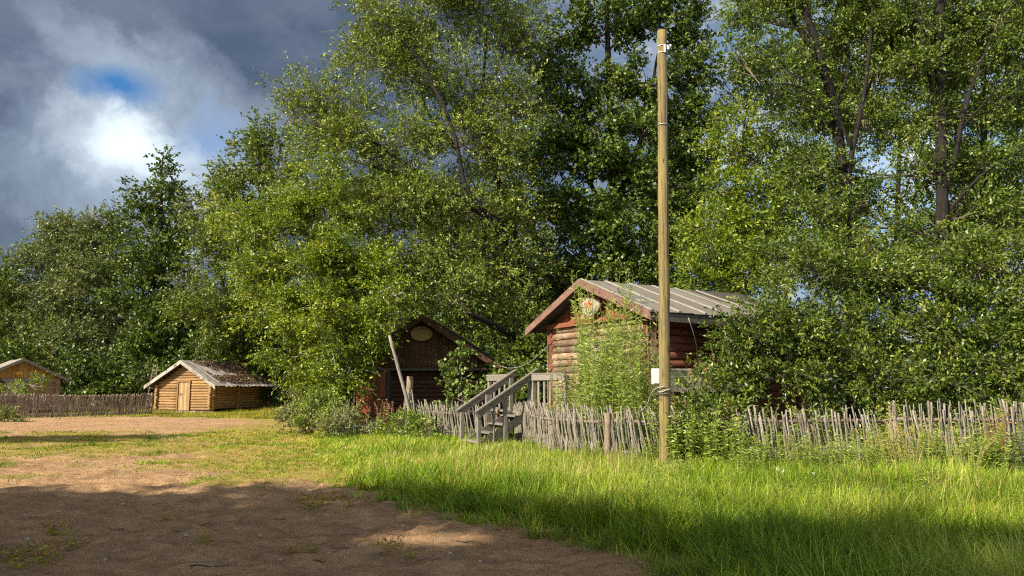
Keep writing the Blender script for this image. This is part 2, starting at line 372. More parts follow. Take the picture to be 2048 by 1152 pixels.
# ------------------------------------------------------------------ trees
def tree(name, label, cat, trunk, blobs, leaf, leafL, leafW, lai=4.0, bark='bark_dark', nsub=10, twl=.55, droop=.1, spread=.3,
         limbs=(), group=None, tintmu=.45, tsd=.2, nper=14, keep=None, showtw=.35, twigmat='twig', limbr=.06, upb=.55):
    """trunk: list of (point, radius); limbs: further such lists; blobs: (centre, (rx, ry, rz)[, lai multiplier])"""
    base = np.array(trunk[0][0])
    root = thing(name, label, cat, tuple(base), 0, group)
    mb = MB()
    lines = [trunk]+list(limbs)
    skel = []
    for ln in lines:
        pts = np.array([p for p, r in ln], float); rad = np.array([r for p, r in ln])
        # smooth resample
        k = max(8, len(pts)*4); t = np.linspace(0, len(pts)-1, k)
        rp = np.stack([np.interp(t, range(len(pts)), pts[:, i]) for i in range(3)], 1)
        for _ in range(2): rp[1:-1] = (rp[:-2]+rp[1:-1]*2+rp[2:])/4
        rr = np.interp(t, range(len(pts)), rad)
        rp[1:-1] += np.cumsum(rng.normal(0, .012, (k-2, 3)), 0)*np.array([1, 1, .3])*np.sin(np.linspace(0, PI, k-2))[:, None]
        mb.tube(rp-base, rr*(1+rng.normal(0, .05, k)), 11, tint=.5, jit=.16)
        skel.append((rp, rr))
    mb.build('trunk', bark, root)
    br = MB()
    allp = np.concatenate([s[0] for s in skel]); allr = np.concatenate([s[1] for s in skel])
    PP, DD, TT, TA, TB, LL = [], [], [], [], [], []
    for bi, bl in enumerate(blobs):
        c, R = np.array(bl[0], float), np.array(bl[1], float); mult = bl[2] if len(bl) > 2 else 1.
        d = np.linalg.norm(allp-c, axis=1)+np.maximum(0, allp[:, 2]-(c[2]-.25*R[2]))*2.5
        i = int(np.argmin(d)); s0 = allp[i]; r0 = min(allr[i]*.6, limbr)
        mid = (s0+c)/2+np.array([0, 0, -.12*np.linalg.norm(c-s0)])+rng.normal(0, .12, 3)*R
        lb = bez(s0, mid, c, 7)
        br.tube(lb-base, np.linspace(max(r0, .02), max(r0*.45, .014), 7), 6, tint=.5, jit=.1)
        nl_tot = int(lai*mult*PI*R[0]*R[2]/(leafL*leafW*.5))
        ns = nsub; ntw = max(3, int(nl_tot/ns/nper))
        for j in range(ns):
            dr = unit(rng.normal(0, 1, 3)+np.array([0, 0, .25])); e = c+R*dr*(.62+.42*rng.random())
            f = .35+.65*rng.random(); st = lb[int(f*6)]
            m2 = (st+e)/2+np.array([0, 0, .10*np.linalg.norm(e-st)])+rng.normal(0, .1, 3)*R
            sb = bez(st, m2, e, 6)
            br.tube(sb-base, np.linspace(max(r0*.4, .012), .005, 6), 5, tint=.5, cap=False)
            t = .25+.80*rng.random(ntw)**.75
            k = np.minimum((t*5).astype(int), 4); fr = t*5-k
            pos = sb[k]+(sb[k+1]-sb[k])*fr[:, None]
            off = rng.normal(0, 1, (ntw, 3))*spread*np.array([1, 1, .7])*(.5+.7*R.mean()/2.0)
            bd = unit(sb[k+1]-sb[k])
            td = unit(bd*.5+unit(off)*.6+unit((pos-c)/R)*.4+rng.normal(0, .35, (ntw, 3))+np.array([0, 0, -droop]))
            tp = pos+off*.75
            ln = twl*(.6+.8*rng.random(ntw))
            ctint = rng.normal(tintmu, tsd*.5)
            # keep the clump ragged
            u = rng.random((ntw, nper)); 
            lp = tp[:, None, :]+td[:, None, :]*(u*ln[:, None])[:, :, None]
            lp[:, :, 2] -= (u*ln[:, None])**2*droop*.8
            lp = lp+rng.normal(0, .05*twl, lp.shape)
            ld = unit(td[:, None, :]*.7+rng.normal(0, .55, lp.shape)+np.array([0, 0, -droop*.6]))
            PP.append(lp.reshape(-1, 3)); DD.append(ld.reshape(-1, 3))
            TT.append((ctint+rng.normal(0, tsd, (ntw, 1))*.7+rng.normal(0, tsd*1.2, (ntw, nper))).ravel())
            ex = tp+td*ln[:, None]; ex[:, 2] -= ln**2*droop*.8
            mk = rng.random(ntw) < showtw
            TA.append(pos[mk]+off[mk]*.3); TB.append(ex[mk])
    P = np.concatenate(PP); D = np.concatenate(DD); T = np.concatenate(TT)
    A = np.concatenate(TA); B = np.concatenate(TB)
    if keep is not None:
        k = keep(P); P, D, T = P[k], D[k], T[k]; k = keep(B); A, B = A[k], B[k]
    # branches part = limbs + twigs
    if len(A):
        V, q = ribbons('tw', A-base, B-base, .006*max(1, leafL/.1), None)
        o = len(br.v); 
        br.v.extend(map(tuple, V)); br.f.extend([tuple(int(i)+o for i in f) for f in q]); br.t.extend([.5]*len(q)); br.sm.extend([False]*len(q))
    br.build('branches', twigmat if twigmat != 'bark' else bark, root)
    sz = .7+.6*rng.random(len(P))
    leaf_obj('crown', P-base, D, leafL*sz, leafW*sz, T, leaf, root, upb)
    tree.total += len(P)
    return root
tree.total = 0

def B(px, py, Y, rx, rz, dep=None, mult=1.):
    """a foliage mass given by where the photo shows it and how far away it stands"""
    k = Y/F
    return (U(px, py, Y), (rx*k, (dep if dep else max(rx, rz)*k*.9), rz*k), mult)
def T(px, py, Y, wpx):
    return (U(px, py, Y), wpx*.5*Y/F)

# ------------------------------------------------------------------ sun direction
SAZ = unit(np.array([-.80, -.60])); SEL = math.radians(35)
TOSUN = np.array([SAZ[0]*math.cos(SEL), SAZ[1]*math.cos(SEL), math.sin(SEL)])

# ------------------------------------------------------------------ ground
_bp = np.array([G(px, py)[:2] for px, py in [(1420, 1200), (1330, 1150), (1270, 1122), (1150, 1098), (1060, 1068), (930, 1048), (800, 1016), (730, 985), (650, 952),
                                             (615, 905), (600, 880), (575, 855), (560, 838), (540, 828)]])
def edge_x(Y):                      # left edge of the tall grass
    return np.interp(Y, _bp[:, 1], _bp[:, 0])
def ground_z(X, Y):
    X = np.asarray(X, float); Y = np.asarray(Y, float)
    near = 1-sstep(22, 45, Y)
    z = (fbm(X*.5, Y*.5, 3)-.5)*.07*near
    ins = sstep(-.5, 1.0, X-edge_x(Y))
    z = z+(fbm(X*2.2, Y*2.2, 21, 4)-.5)*.11*near*(1-ins)
    z = z+(fbm(X*6, Y*6, 31, 2)-.5)*.085*near*(1-ins)
    z = z+ins*.03
    return z
def lawn(X, Y):                     # 0..1 cover of short grass on the sand
    X = np.asarray(X, float); Y = np.asarray(Y, float)
    n = fbm(X*.42, Y*.55, 51, 4); n2 = fbm(X*1.7, Y*1.7, 71, 3)
    k = n*.62+n2*.38
    band = sstep(13.0, 16.0, Y)*(1-sstep(25.5, 27.5, Y))*.20           # patchy turf in the middle
    band = band+sstep(36.5, 38.5, Y)*.26*(1-sstep(60, 70, Y)) + sstep(-9, -13, X)*sstep(12.2, 15, Y)*(1-sstep(24, 27, Y))*.07
    ez = sstep(-3.2, .3, X-edge_x(Y))*.30*sstep(9.5, 12.5, Y)
    e2 = sstep(-.5, .3, X-edge_x(Y))*.16
    return sstep(.50, .66, k+band+ez+e2-.08)

def ground():
    ys = np.concatenate([np.arange(-30, 3, 3.), np.arange(3, 5, .25), np.arange(5, 14, .055), np.arange(14, 22, .12), np.arange(22, 50, .4), [52, 56, 62, 70, 85, 110, 150, 220, 330, 500]])
    xs = np.concatenate([[-500, -300, -180, -110, -75, -52], np.arange(-40, -11, .5), np.arange(-11, 3, .075), np.arange(3, 14, .3), np.arange(14, 41, 3), [52, 75, 110, 180, 300, 500]])
    X, Y = np.meshgrid(xs, ys); Z = ground_z(X, Y)
    pr_ = np.random.default_rng(5)
    for k in range(230):                                 # footprints and scuffs trodden into the loose sand
        cx, cy = pr_.uniform(-9, 3), 5.2+8.8*pr_.random()**1.2
        if cx > edge_x(cy)-.3: continue
        an = pr_.uniform(0, PI); a_, b_ = pr_.uniform(.10, .17), pr_.uniform(.045, .075); dp = pr_.uniform(.010, .026)
        i0, i1 = np.searchsorted(ys, [cy-.6, cy+.6]); j0, j1 = np.searchsorted(xs, [cx-.6, cx+.6])
        dx, dy = X[i0:i1, j0:j1]-cx, Y[i0:i1, j0:j1]-cy
        u_ = (dx*math.cos(an)+dy*math.sin(an))/a_; v_ = (-dx*math.sin(an)+dy*math.cos(an))/b_; r2 = u_*u_+v_*v_
        Z[i0:i1, j0:j1] += -dp*np.exp(-r2*.9)+dp*.6*np.exp(-(np.sqrt(r2)-1.7)**2*2.2)
    V = np.stack([X, Y, Z], -1).reshape(-1, 3)
    nx, ny = len(xs), len(ys)
    i = (np.arange(ny-1)[:, None]*nx+np.arange(nx-1)[None]).ravel()
    q = np.stack([i, i+1, i+1+nx, i+nx], 1)
    m, t, b = newmat('sand_and_turf')
    co = t.coord()
    big = t.noise(co, .55, 5, .6); mid = t.noise(co, 4.5, 6, .68); fine = t.noise(co, 55, 4, .75); grain = t.noise(co, 210, 2, .7)
    sand = t.mix(t.ramp(big, [(.3, 0.), (.7, 1.)]), (.42, .25, .13), (.57, .365, .195))
    sand = t.mix(t.ramp(mid, [(.30, .75), (.5, 0.)]), sand, (.25, .145, .072))
    sand = t.mix(t.ramp(fine, [(.36, .8), (.50, 0.)]), sand, (.20, .115, .060))
    pat = t.noise(t.coord((1, 2.2, 1)), 1.5, 7, .7); sand = t.mix(t.ramp(pat, [(.40, .55), (.52, 0.)]), sand, (.215, .14, .08)); sand = t.mix(t.ramp(pat, [(.56, 0.), (.70, .5)]), sand, (.58, .42, .25))
    sand = t.mix(t.ramp(grain, [(.64, 0.), (.74, .7)]), sand, (.55, .42, .28))
    moss = t.mix(t.ramp(fine, [(.3, 0.), (.7, 1.)]), (.19, .20, .018), (.37, .31, .045))
    g = t.math('ADD', t.attr('lawn'), t.math('MULTIPLY', t.math('SUBTRACT', mid, .5), 1.1))
    col = t.mix(t.ramp(g, [(.40, 0.), (.95, .62)]), sand, moss)
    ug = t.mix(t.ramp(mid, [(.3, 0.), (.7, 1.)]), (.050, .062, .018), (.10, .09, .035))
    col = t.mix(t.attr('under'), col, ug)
    t.put(b.inputs['Base Color'], col); b.inputs['Roughness'].default_value = .95; b.inputs['Specular IOR Level'].default_value = .1
    h = t.math('ADD', t.math('MULTIPLY', mid, 1.), t.math('ADD', t.math('MULTIPLY', fine, .35), t.math('MULTIPLY', grain, .07)))
    t.put(b.inputs['Normal'], t.bump(h, 1.0, .09))
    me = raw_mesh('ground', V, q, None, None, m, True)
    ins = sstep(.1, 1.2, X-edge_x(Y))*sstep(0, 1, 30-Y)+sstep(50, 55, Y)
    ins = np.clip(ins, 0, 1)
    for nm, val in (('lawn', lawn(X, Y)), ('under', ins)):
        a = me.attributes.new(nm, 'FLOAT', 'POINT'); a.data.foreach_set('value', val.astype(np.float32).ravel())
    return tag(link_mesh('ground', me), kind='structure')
ground()

def in_view(X, Y, margin=3.2):
    return np.abs(X) < Y*.72+margin

def grass_obj(name, label, mat, n, xr, yr, dens, hfun, w, tufts=9, tsp=.06, tint=(.45, .22), lean=.35, curl=.5, tintf=None):
    X = rng.uniform(*xr, n); Y = yr[0]+(yr[1]-yr[0])*rng.random(n)**1.25
    k = (rng.random(n) < dens(X, Y)) & in_view(X, Y)
    X, Y = X[k], Y[k]; m = len(X)
    ta = rng.random(m)*2*PI
    tt = rng.normal(0, tint[1]*.6, m)+(fbm(X*.8, Y*.8, 91, 3)-.5)*1.1
    th = hfun(X, Y)*(.35+1.3*fbm(X*1.1, Y*1.1, 131, 3))
    X = np.repeat(X, tufts)+rng.normal(0, tsp, m*tufts); Y = np.repeat(Y, tufts)+rng.normal(0, tsp, m*tufts)
    h = np.repeat(th, tufts)*(.45+.75*rng.random(m*tufts))
    az = np.repeat(ta, tufts)+rng.normal(0, 1.3, m*tufts)
    Z = ground_z(X, Y)-.01
    N = m*tufts
    sc = np.clip(Y/9, .75, 2.6)
    V, q, t, ti = blades(np.stack([X, Y, Z], 1), h, w*sc*(.7+.6*rng.random(N)), az, lean*np.abs(rng.normal(0, 1, N)), curl*rng.random(N),
                         np.clip(tint[0]+np.repeat(tt, tufts)+rng.normal(0, tint[1], N), 0, 1))
    o = link_mesh(name, raw_mesh(name, V, q, t, ti, M[mat])); tag(o, kind='stuff')
    if label: o['label'] = label; o['category'] = 'grass'
    print(name, N)
    return o
def h_tall(X, Y):
    d = X-edge_x(Y)
    h = .07+.37*sstep(-.1, 2.6, d)*(1-sstep(10.5, 13.2, Y)*.38)
    return h
def d_tall(X, Y):
    d = X-edge_x(Y)+(fbm(X*1.6, Y*1.6, 17, 3)-.5)*1.5
    return sstep(-.25, .55, d)*np.where(Y > 17, .75, 1.)*(1-sstep(28, 31, Y))
grass_obj('tall_grass', 'long green meadow grass in front of the stick fence', 'grass', 52000, (-10, 14.5), (4.6, 24), d_tall, h_tall, .008, 9, .07, (.5, .27), .6, .8)
grass_obj('straw_grass', 'pale dry grass stalks standing among the green grass', 'straw', 13500, (-3, 13.5), (5, 17), lambda X, Y: d_tall(X, Y)*.55*sstep(.4, 2, X-edge_x(Y))*sstep(.42, .62, fbm(X*.6, Y*.6, 5, 3)), lambda X, Y: h_tall(X, Y)*1.3, .0045, 4, .05, (.5, .3), .35, .3)
def d_lawn(X, Y): return lawn(X, Y)*(1-sstep(.0, .8, X-edge_x(Y)))*(.8*sstep(5, 8, Y)+.1)
grass_obj('grass_tufts', 'arching tufts of long grass at the ragged edge of the meadow', 'grass', 5200, (-3, 9), (4.8, 13), lambda X, Y: sstep(-.35, .25, X-edge_x(Y))*(.25+.75*(1-sstep(.6, 2.5, X-edge_x(Y))))*(.3+.7*(1-sstep(8.5, 12, Y))), lambda X, Y: .20+.22*sstep(0, 1.2, X-edge_x(Y)), .010, 20, .045, (.36, .25), .75, 1.0)
grass_obj('turf_clumps', 'darker clumps in the patchy turf of the yard', 'grass', 5200, (-20, 1), (12, 26.5), lambda X, Y: (vnoise(X*1.1, Y*1.1, None, 23) > .52)*sstep(.05, .5, lawn(X, Y))*(1-sstep(-.5, .5, X-edge_x(Y))), lambda X, Y: .085+0*X, .008, 11, .08, (.30, .25), .8, .7)
grass_obj('short_grass', 'patchy short turf on the sandy yard', 'grass_short', 26000, (-22, 3), (5.2, 27), d_lawn, lambda X, Y: .045+.035*fbm(X, Y, 8, 2), .006, 7, .09, (.5, .25), .7, .5)
grass_obj('yard_grass', 'bright strip of grass before the far log hut', 'grass_short', 15000, (-32, -4), (36, 52), lambda X, Y: lawn(X, Y)*.9, lambda X, Y: .10+.25*sstep(44, 48, Y), .008, 7, .14, (.45, .25), .5, .5)
def d_tuft(X, Y): return (vnoise(X*1.3, Y*1.3, None, 77) > .80)*(1-sstep(-.3, .3, X-edge_x(Y)))*.22*(1-sstep(13, 15, Y))
grass_obj('sand_tufts', 'thin grass tufts sprouting from the bare sand', 'grass_short', 1700, (-9, 3), (5.2, 14), d_tuft, lambda X, Y: .06+0*X, .004, 8, .04, (.3, .25), .6, .5)

# ------------------------------------------------------------------ log huts
def log_run(mb, p0, p1, r, tint=None, n=10):
    p0, p1 = np.array(p0, float), np.array(p1, float)
    k = 5; pts = p0+(p1-p0)*np.linspace(0, 1, k)[:, None]+rng.normal(0, r*.05, (k, 3))
    mb.tube(pts, r*(1.02+.035*rng.normal(0, 1, k)+random.uniform(-.09, .09)*np.linspace(-1, 1, k)), n, tint, True, True, .09)

def gable_roof(root, hw_r, zr, ze, yf, yb, th, mat, boards=True, barge='grey_wood', barge_h=.18, sag=0., litter=0, battens=0, under='roof_dark', name='roof'):
    """roof pair of slopes from y=yf (front) to yb; returns the roof object"""
    rt = MB(); sl = math.hypot(hw_r, zr-ze); up = []
    for s in (-1, 1):
        ax = np.array([s*hw_r, 0, ze-zr])/sl; nrm = np.array([s*(zr-ze), 0, hw_r])/sl
        rt.prism([(0, 0), (sl, 0), (sl, yb-yf), (0, yb-yf)], np.array([0, yf, zr])-nrm*th, ax, np.array([0, 1., 0]), nrm, th*.55, .3)
    roof = rt.build(name, under, root)
    bd = MB()
    for s in (-1, 1):
        ax = np.array([s*hw_r, 0, ze-zr])/sl; nrm = np.array([s*(zr-ze), 0, hw_r])/sl
        y = yf; 
        while y < yb-.02:
            w = random.uniform(.13, .19) if boards else random.uniform(.55, .75)
            w = min(w, yb-y)
            L = sl+(random.uniform(-.02, .14) if boards else .02)
            lift = th*.45+random.uniform(0, .018)
            jit = random.uniform(-.01, .01)
            p = np.array([0, y+w/2, zr])+nrm*(lift-th*.5+.012)
            sg = sag*max(0, (y-yf)/(yb-yf))**1.6
            bd.beam(p+ax*(-.01)-np.array([0, 0, sg]), p+ax*L+np.array([0, jit, -sg*.6]), w-(.012 if boards else .004), .024 if boards else .014, nrm)
            y += w
    bd.build('roof_covering', mat, roof)
    if battens:
        bt = MB()
        for s in (-1, 1):
            ax = np.array([s*hw_r, 0, ze-zr])/sl; nrm = np.array([s*(zr-ze), 0, hw_r])/sl
            for i in range(battens+1):
                y = yf+.06+(yb-yf-.12)*i/battens
                sg = sag*max(0, (y-yf)/(yb-yf))**1.6
                p = np.array([0, y, zr-sg])+nrm*(th*.05+.045)
                bt.beam(p, p+ax*sl+np.array([0, 0, sg*.4]), random.uniform(.05, .08), .03, nrm)
        bt.build('roof_batten', 'batten', roof)
    if litter:
        n = litter; yy = yf+(yb-yf)*np.clip(.12+.9*rng.random(n)**.8, 0, .995); u = rng.random(n)**.9*sl*.93
        keep = fbm(yy*1.1, u*1.3, 44, 3)+.25*sstep(.15, .5, (yy-yf)/(yb-yf)) > .54
        yy, u = yy[keep], u[keep]; n = len(u)
        s = np.ones(n)
        P = np.stack([s*hw_r/sl*u, yy, zr+(ze-zr)/sl*u+.055], 1)+rng.normal(0, .008, (n, 3))
        leaf_obj('leaf_litter', P, unit(rng.normal(0, 1, (n, 3))*np.array([1, 1, .35])), .075, .05, rng.random(n), 'litter', roof).__setitem__('kind', 'stuff')
    for s in (-1, 1):
        b = MB(); ax = np.array([s*hw_r, 0, ze-zr])/sl; nrm = np.array([s*(zr-ze), 0, hw_r])/sl
        a0 = np.array([0, yf-.02, zr])-nrm*(barge_h*.5-.03)
        # board mitred at the ridge with a plumb end cut
        h = barge_h/ (hw_r/sl)
        top = zr+.035
        poly = [(0, top), (s*hw_r, ze+.035), (s*(hw_r+.05), ze+.02-h*1.0), (0, top-h)]
        b.prism(poly, (0, yf-.035, 0), (1, 0, 0), (0, 0, 1), (0, 1, 0), .035)
        b.build('barge_board', barge, roof)
    return roof

def plank_panel(mb, poly_top, x0, x1, z0, y, w=.13, th=.022, tint=None, gap=.008):
    """vertical planks from z0 up to the height poly_top(x)"""
    x = x0
    while x < x1-.01:
        ww = min(w*random.uniform(.8, 1.2), x1-x)
        za, zb = poly_top(x+gap/2), poly_top(x+ww-gap/2)
        d = random.uniform(0, .006)
        V = [(x+gap/2, y-d, z0), (x+ww-gap/2, y-d, z0), (x+ww-gap/2, y-d, zb), (x+gap/2, y-d, za)]
        V += [(a, y+th, c) for a, _, c in V]
        mb.add(V, [(0, 1, 2, 3), (7, 6, 5, 4), (0, 4, 5, 1), (1, 5, 6, 2), (2, 6, 7, 3), (3, 7, 4, 0)], tint)
        x += ww

def log_walls(root, hw, L, r, n, z0, mat, mats, door=None, ext=.16, gable=None, midwall=None):
    """front/back/side walls of stacked logs. door=(x0,x1,ztop). gable=(zr,ze,hw_r) for log gable"""
    st = 2*r*.94
    fr = MB(); bk = MB(); sd = [MB(), MB()]
    for i in range(n):
        z = z0+r+i*st
        e = ext*random.uniform(.8, 1.2)
        if door and z-r < door[2]-.03:
            log_run(fr, (-hw-e, 0, z), (door[0], 0, z), r); log_run(fr, (door[1], 0, z), (hw+e, 0, z), r)
        else: log_run(fr, (-hw-e, 0, z), (hw+e, 0, z), r)
        log_run(bk, (-hw-e, L, z), (hw+e, L, z), r)
        for k, s in enumerate((-1, 1)):
            log_run(sd[k], (s*hw, -ext*random.uniform(.8, 1.2), z+st/2), (s*hw, L+ext, z+st/2), r*.99)
            if midwall and s == 1:
                log_run(sd[k], (s*hw-.1, L*midwall, z), (s*hw+ext*.9, L*midwall, z), r)
    i = n
    if gable:
        zr, ze, hr = gable
        while True:
            z = z0+r+i*st
            half = min((zr-z-.10)/(zr-ze)*hr, hw+.05)
            if half < .15: break
            x0 = -half; x1 = half
            if door and z-r < door[2]-.03:
                log_run(fr, (x0, 0, z), (door[0], 0, z), r); log_run(fr, (door[1], 0, z), (x1, 0, z), r)
            else: log_run(fr, (x0, 0, z), (x1, 0, z), r)
            log_run(bk, (-half, L, z), (half, L, z), r); i += 1
    fr.build('log_wall', mat, root); bk.build('log_wall', mat, root)
    for k in (0, 1): sd[k].build('log_wall', mats, root)
    return z0+n*st

def door_part(root, x0, x1, z0, z1, y, mat, frame_mat, handle=True, slant=0.):
    d = MB(); plank_panel(d, lambda x: z1, x0, x1, z0, y-.03, .15, .04)
    o = d.build('door', mat, root)
    if handle:
        h = MB(); hx = x0+.12; hz = z0+(z1-z0)*.58
        h.tube([(hx, y-.06, hz-.07), (hx, y-.10, hz-.05), (hx, y-.10, hz+.05), (hx, y-.06, hz+.07)], .012, 6)
        h.box((hx+.12, y-.045, hz-.02), (.16, .02, .04))
        h.build('handle', 'iron', o)
    f = MB()
    f.box((x0-.05, y-.02, (z0+z1)/2), (.09, .12, z1-z0)); f.box((x1+.05, y-.02, (z0+z1)/2), (.09, .12, z1-z0)); f.box(((x0+x1)/2, y-.022, z1+.045), (x1-x0+.2, .125, .09))
    f.build('door_frame', frame_mat, root)
    return o

# --- golden log hut (far left of centre)
a = .322
h2 = thing('log_hut', 'small golden log hut with a pale plank door and mossy board roof', 'log hut', (-19.90, 45.38, 0), -a)
zt = log_walls(h2, 2.0, 5.3, .085, 9, .10, 'log_tan', 'log_tan_side', door=(-.36, .42, 1.80), gable=(3.0, 1.52, 2.6), ext=.2, midwall=.42)
door_part(h2, -.36, .42, .10, 1.80, -.07, 'door_tan', 'log_tan')
gable_roof(h2, 2.62, 3.09, 1.58, -.46, 5.7, .09, 'roof_board', True, 'roof_board', .2, litter=16000)
s_ = MB()
for i in range(26):
    x = -2.7+i*.2+random.uniform(-.05, .05)
    s_.box((x, -.35+random.uniform(-.1, .1), .02), (random.uniform(.15, .3), random.uniform(.15, .3), random.uniform(.06, .16)), random.random()*3)
s_.build('stone_footing', 'stone', h2)

# --- log hut behind the left fence
rz1 = math.atan2(.66, .75)
h1 = thing('log_hut', 'weathered log hut with plank gable behind the woven brushwood fence', 'log hut', (-27.86, 42.3, 0), rz1)
log_walls(h1, 1.8, 4.5, .095, 10, .12, 'log_grey', 'log_grey', door=(-.72, .12, 1.78), ext=.16)
door_part(h1, -.72, .12, .12, 1.78, -.06, 'door_grey', 'grey_wood', False)
g_ = MB(); plank_panel(g_, lambda x: max(1.98, 2.98-abs(x)*.51), -1.95, 1.95, 1.97, -.06, .11); g_.build('gable', 'plank_tan', h1)
b_ = MB(); b_.box((0, -.09, 1.92), (3.7, .10, .12)); b_.build('lintel_beam', 'grey_wood', h1)
gable_roof(h1, 2.25, 3.08, 1.93, -.5, 5.0, .08, 'roof_board', True, 'grey_wood', .15)
sg = MB(); sg.prism([(.19*math.cos(t), .10*math.sin(t)) for t in np.linspace(0, 2*PI, 24)[:-1]], (0, 0, 0), (1, 0, 0), (0, 0, 1), (0, -1, 0), .03)
R1 = Matrix.Rotation(rz1, 4, 'Z')
def at(root, p): return tuple(root.matrix_basis @ Vector(p))
o = sg.build('oval_sign', 'sign_yellow', None); o.location = at(h1, (-.14, -.09, 2.28)); o.rotation_euler = (0, 0, rz1)
tag(o, 'small yellow oval sign on the plank gable of the far left hut', 'sign')
sk = MB(); sk.tube([(0, 0, .30), (.01, -.02, .22), (0, -.05, .05), (0, -.06, -.12), (0, -.03, -.25), (0, 0, -.3)], [.03, .07, .17, .21, .15, .04], 10, jit=.25)
sk.tube([(-.06, 0, .26), (-.05, 0, .36), (.05, 0, .36), (.06, 0, .26)], .014, 5)
o = sk.build('sack', 'sack', None); o.location = at(h1, (-1.02, -.14, 1.62)); o.rotation_euler = (0, 0, rz1)
tag(o, 'rust brown sack hanging on the wall beside the hut door', 'sack')

# --- dark brown plank house under the willows
bh = thing('plank_house', 'dark red-brown plank house with oval sign in deep shade of willows', 'house', (gx(850, 28.6, 2), 28.6, 0), math.radians(-4))
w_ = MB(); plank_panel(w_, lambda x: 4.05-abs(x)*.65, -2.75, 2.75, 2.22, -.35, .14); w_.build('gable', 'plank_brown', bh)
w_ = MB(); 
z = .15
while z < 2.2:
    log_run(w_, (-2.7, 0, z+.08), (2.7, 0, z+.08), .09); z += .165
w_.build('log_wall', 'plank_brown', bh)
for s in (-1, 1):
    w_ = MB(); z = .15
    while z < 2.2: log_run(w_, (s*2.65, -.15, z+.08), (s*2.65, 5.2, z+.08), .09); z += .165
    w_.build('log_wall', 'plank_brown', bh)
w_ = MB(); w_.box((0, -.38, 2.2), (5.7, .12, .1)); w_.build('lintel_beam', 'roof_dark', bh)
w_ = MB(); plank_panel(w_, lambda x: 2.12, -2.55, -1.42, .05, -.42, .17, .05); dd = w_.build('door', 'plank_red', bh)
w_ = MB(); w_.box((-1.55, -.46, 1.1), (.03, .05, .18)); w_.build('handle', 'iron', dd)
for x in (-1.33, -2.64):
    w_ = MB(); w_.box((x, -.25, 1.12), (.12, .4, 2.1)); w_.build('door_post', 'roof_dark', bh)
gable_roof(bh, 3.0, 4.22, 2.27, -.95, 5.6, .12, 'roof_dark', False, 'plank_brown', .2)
sg = thing('oval_sign', 'large tan oval wooden sign under the peak of the dark house', 'sign', at(bh, (-.06, -.46, 3.55)), math.radians(-4))
q_ = MB(); q_.prism([(.42*math.cos(t), .275*math.sin(t)) for t in np.linspace(0, 2*PI, 40)[:-1]], (0, 0, 0), (1, 0, 0), (0, 0, 1), (0, -1, 0), .035); q_.build('board', 'sign_oval', sg)
q_ = MB()
for k in range(9):
    t = PI*(.32+.36*k/8); q_.beam((.30*math.cos(t), -.038, .17*math.sin(t)), (.35*math.cos(t), -.038, .215*math.sin(t)), .022, .006, (0, 1, 0))
q_.build('carved_mark', 'plank_brown', sg)

# --- main reddish log hut on its deck
n_in = np.array([.8975, .441]); rzm = math.atan2(-.8975, .441)
mh = thing('log_hut', 'reddish log hut with star sign, raised behind the stick fence beside the pole', 'log hut', (2.33, 20.24, 0), rzm)
log_walls(mh, 2.40, 4.9, .105, 14, .55, 'log_red', 'log_red_shaded', door=(-.62, .40, 2.75), ext=.14)
door_part(mh, -.62, .40, .95, 2.75, -.09, 'door_grey', 'grey_wood')
g_ = MB(); plank_panel(g_, lambda x: max(3.37, 4.30-abs(x)*.36), -2.55, 2.55, 3.36, -.08, .12); g_.build('gable', 'plank_red', mh)
b_ = MB(); b_.box((0, -.15, 3.34), (5.0, .12, .13)); b_.build('lintel_beam', 'plank_red', mh)
rf = gable_roof(mh, 3.15, 4.44, 3.30, -.55, 5.15, .10, 'roof_felt', False, 'barge_red', .2, sag=.16, battens=7)
f_ = MB(); f_.beam((3.12, -.5, 3.20), (3.12, 5.12, 3.10), .05, .2); f_.build('fascia', 'roof_dark', rf)
for k in range(8):
    for q in (-1, 1): f_ = MB(); f_.beam((q*3.05, -.30+k*.72, 3.22), (q*2.2, -.30+k*.72, 3.53), .07, .09); f_.build('rafter', 'roof_dark', rf)
for s in (-1, 1):
    c_ = MB(); c_.box((s*2.50, -.16, 2.05), (.035, .03, 2.4)); c_.build('corner_board', 'log_red', mh)
p_ = MB(); p_.box((2.56, 1.5, 1.70), (.05, 2.6, .52)); p_.box((2.575, 1.5, 1.985), (.09, 2.7, .04)); p_.build('pale_wall_strip', 'pale_grey', mh)  # pale strip with a thin ledge, set against the side logs
c_ = MB(); c_.tube(bez((3.17, .55, 3.2), (3.0, 1.0, 2.5), (2.75, 1.15, 2.0), 10), .011, 5); c_.build('cable', 'cable_white', mh)
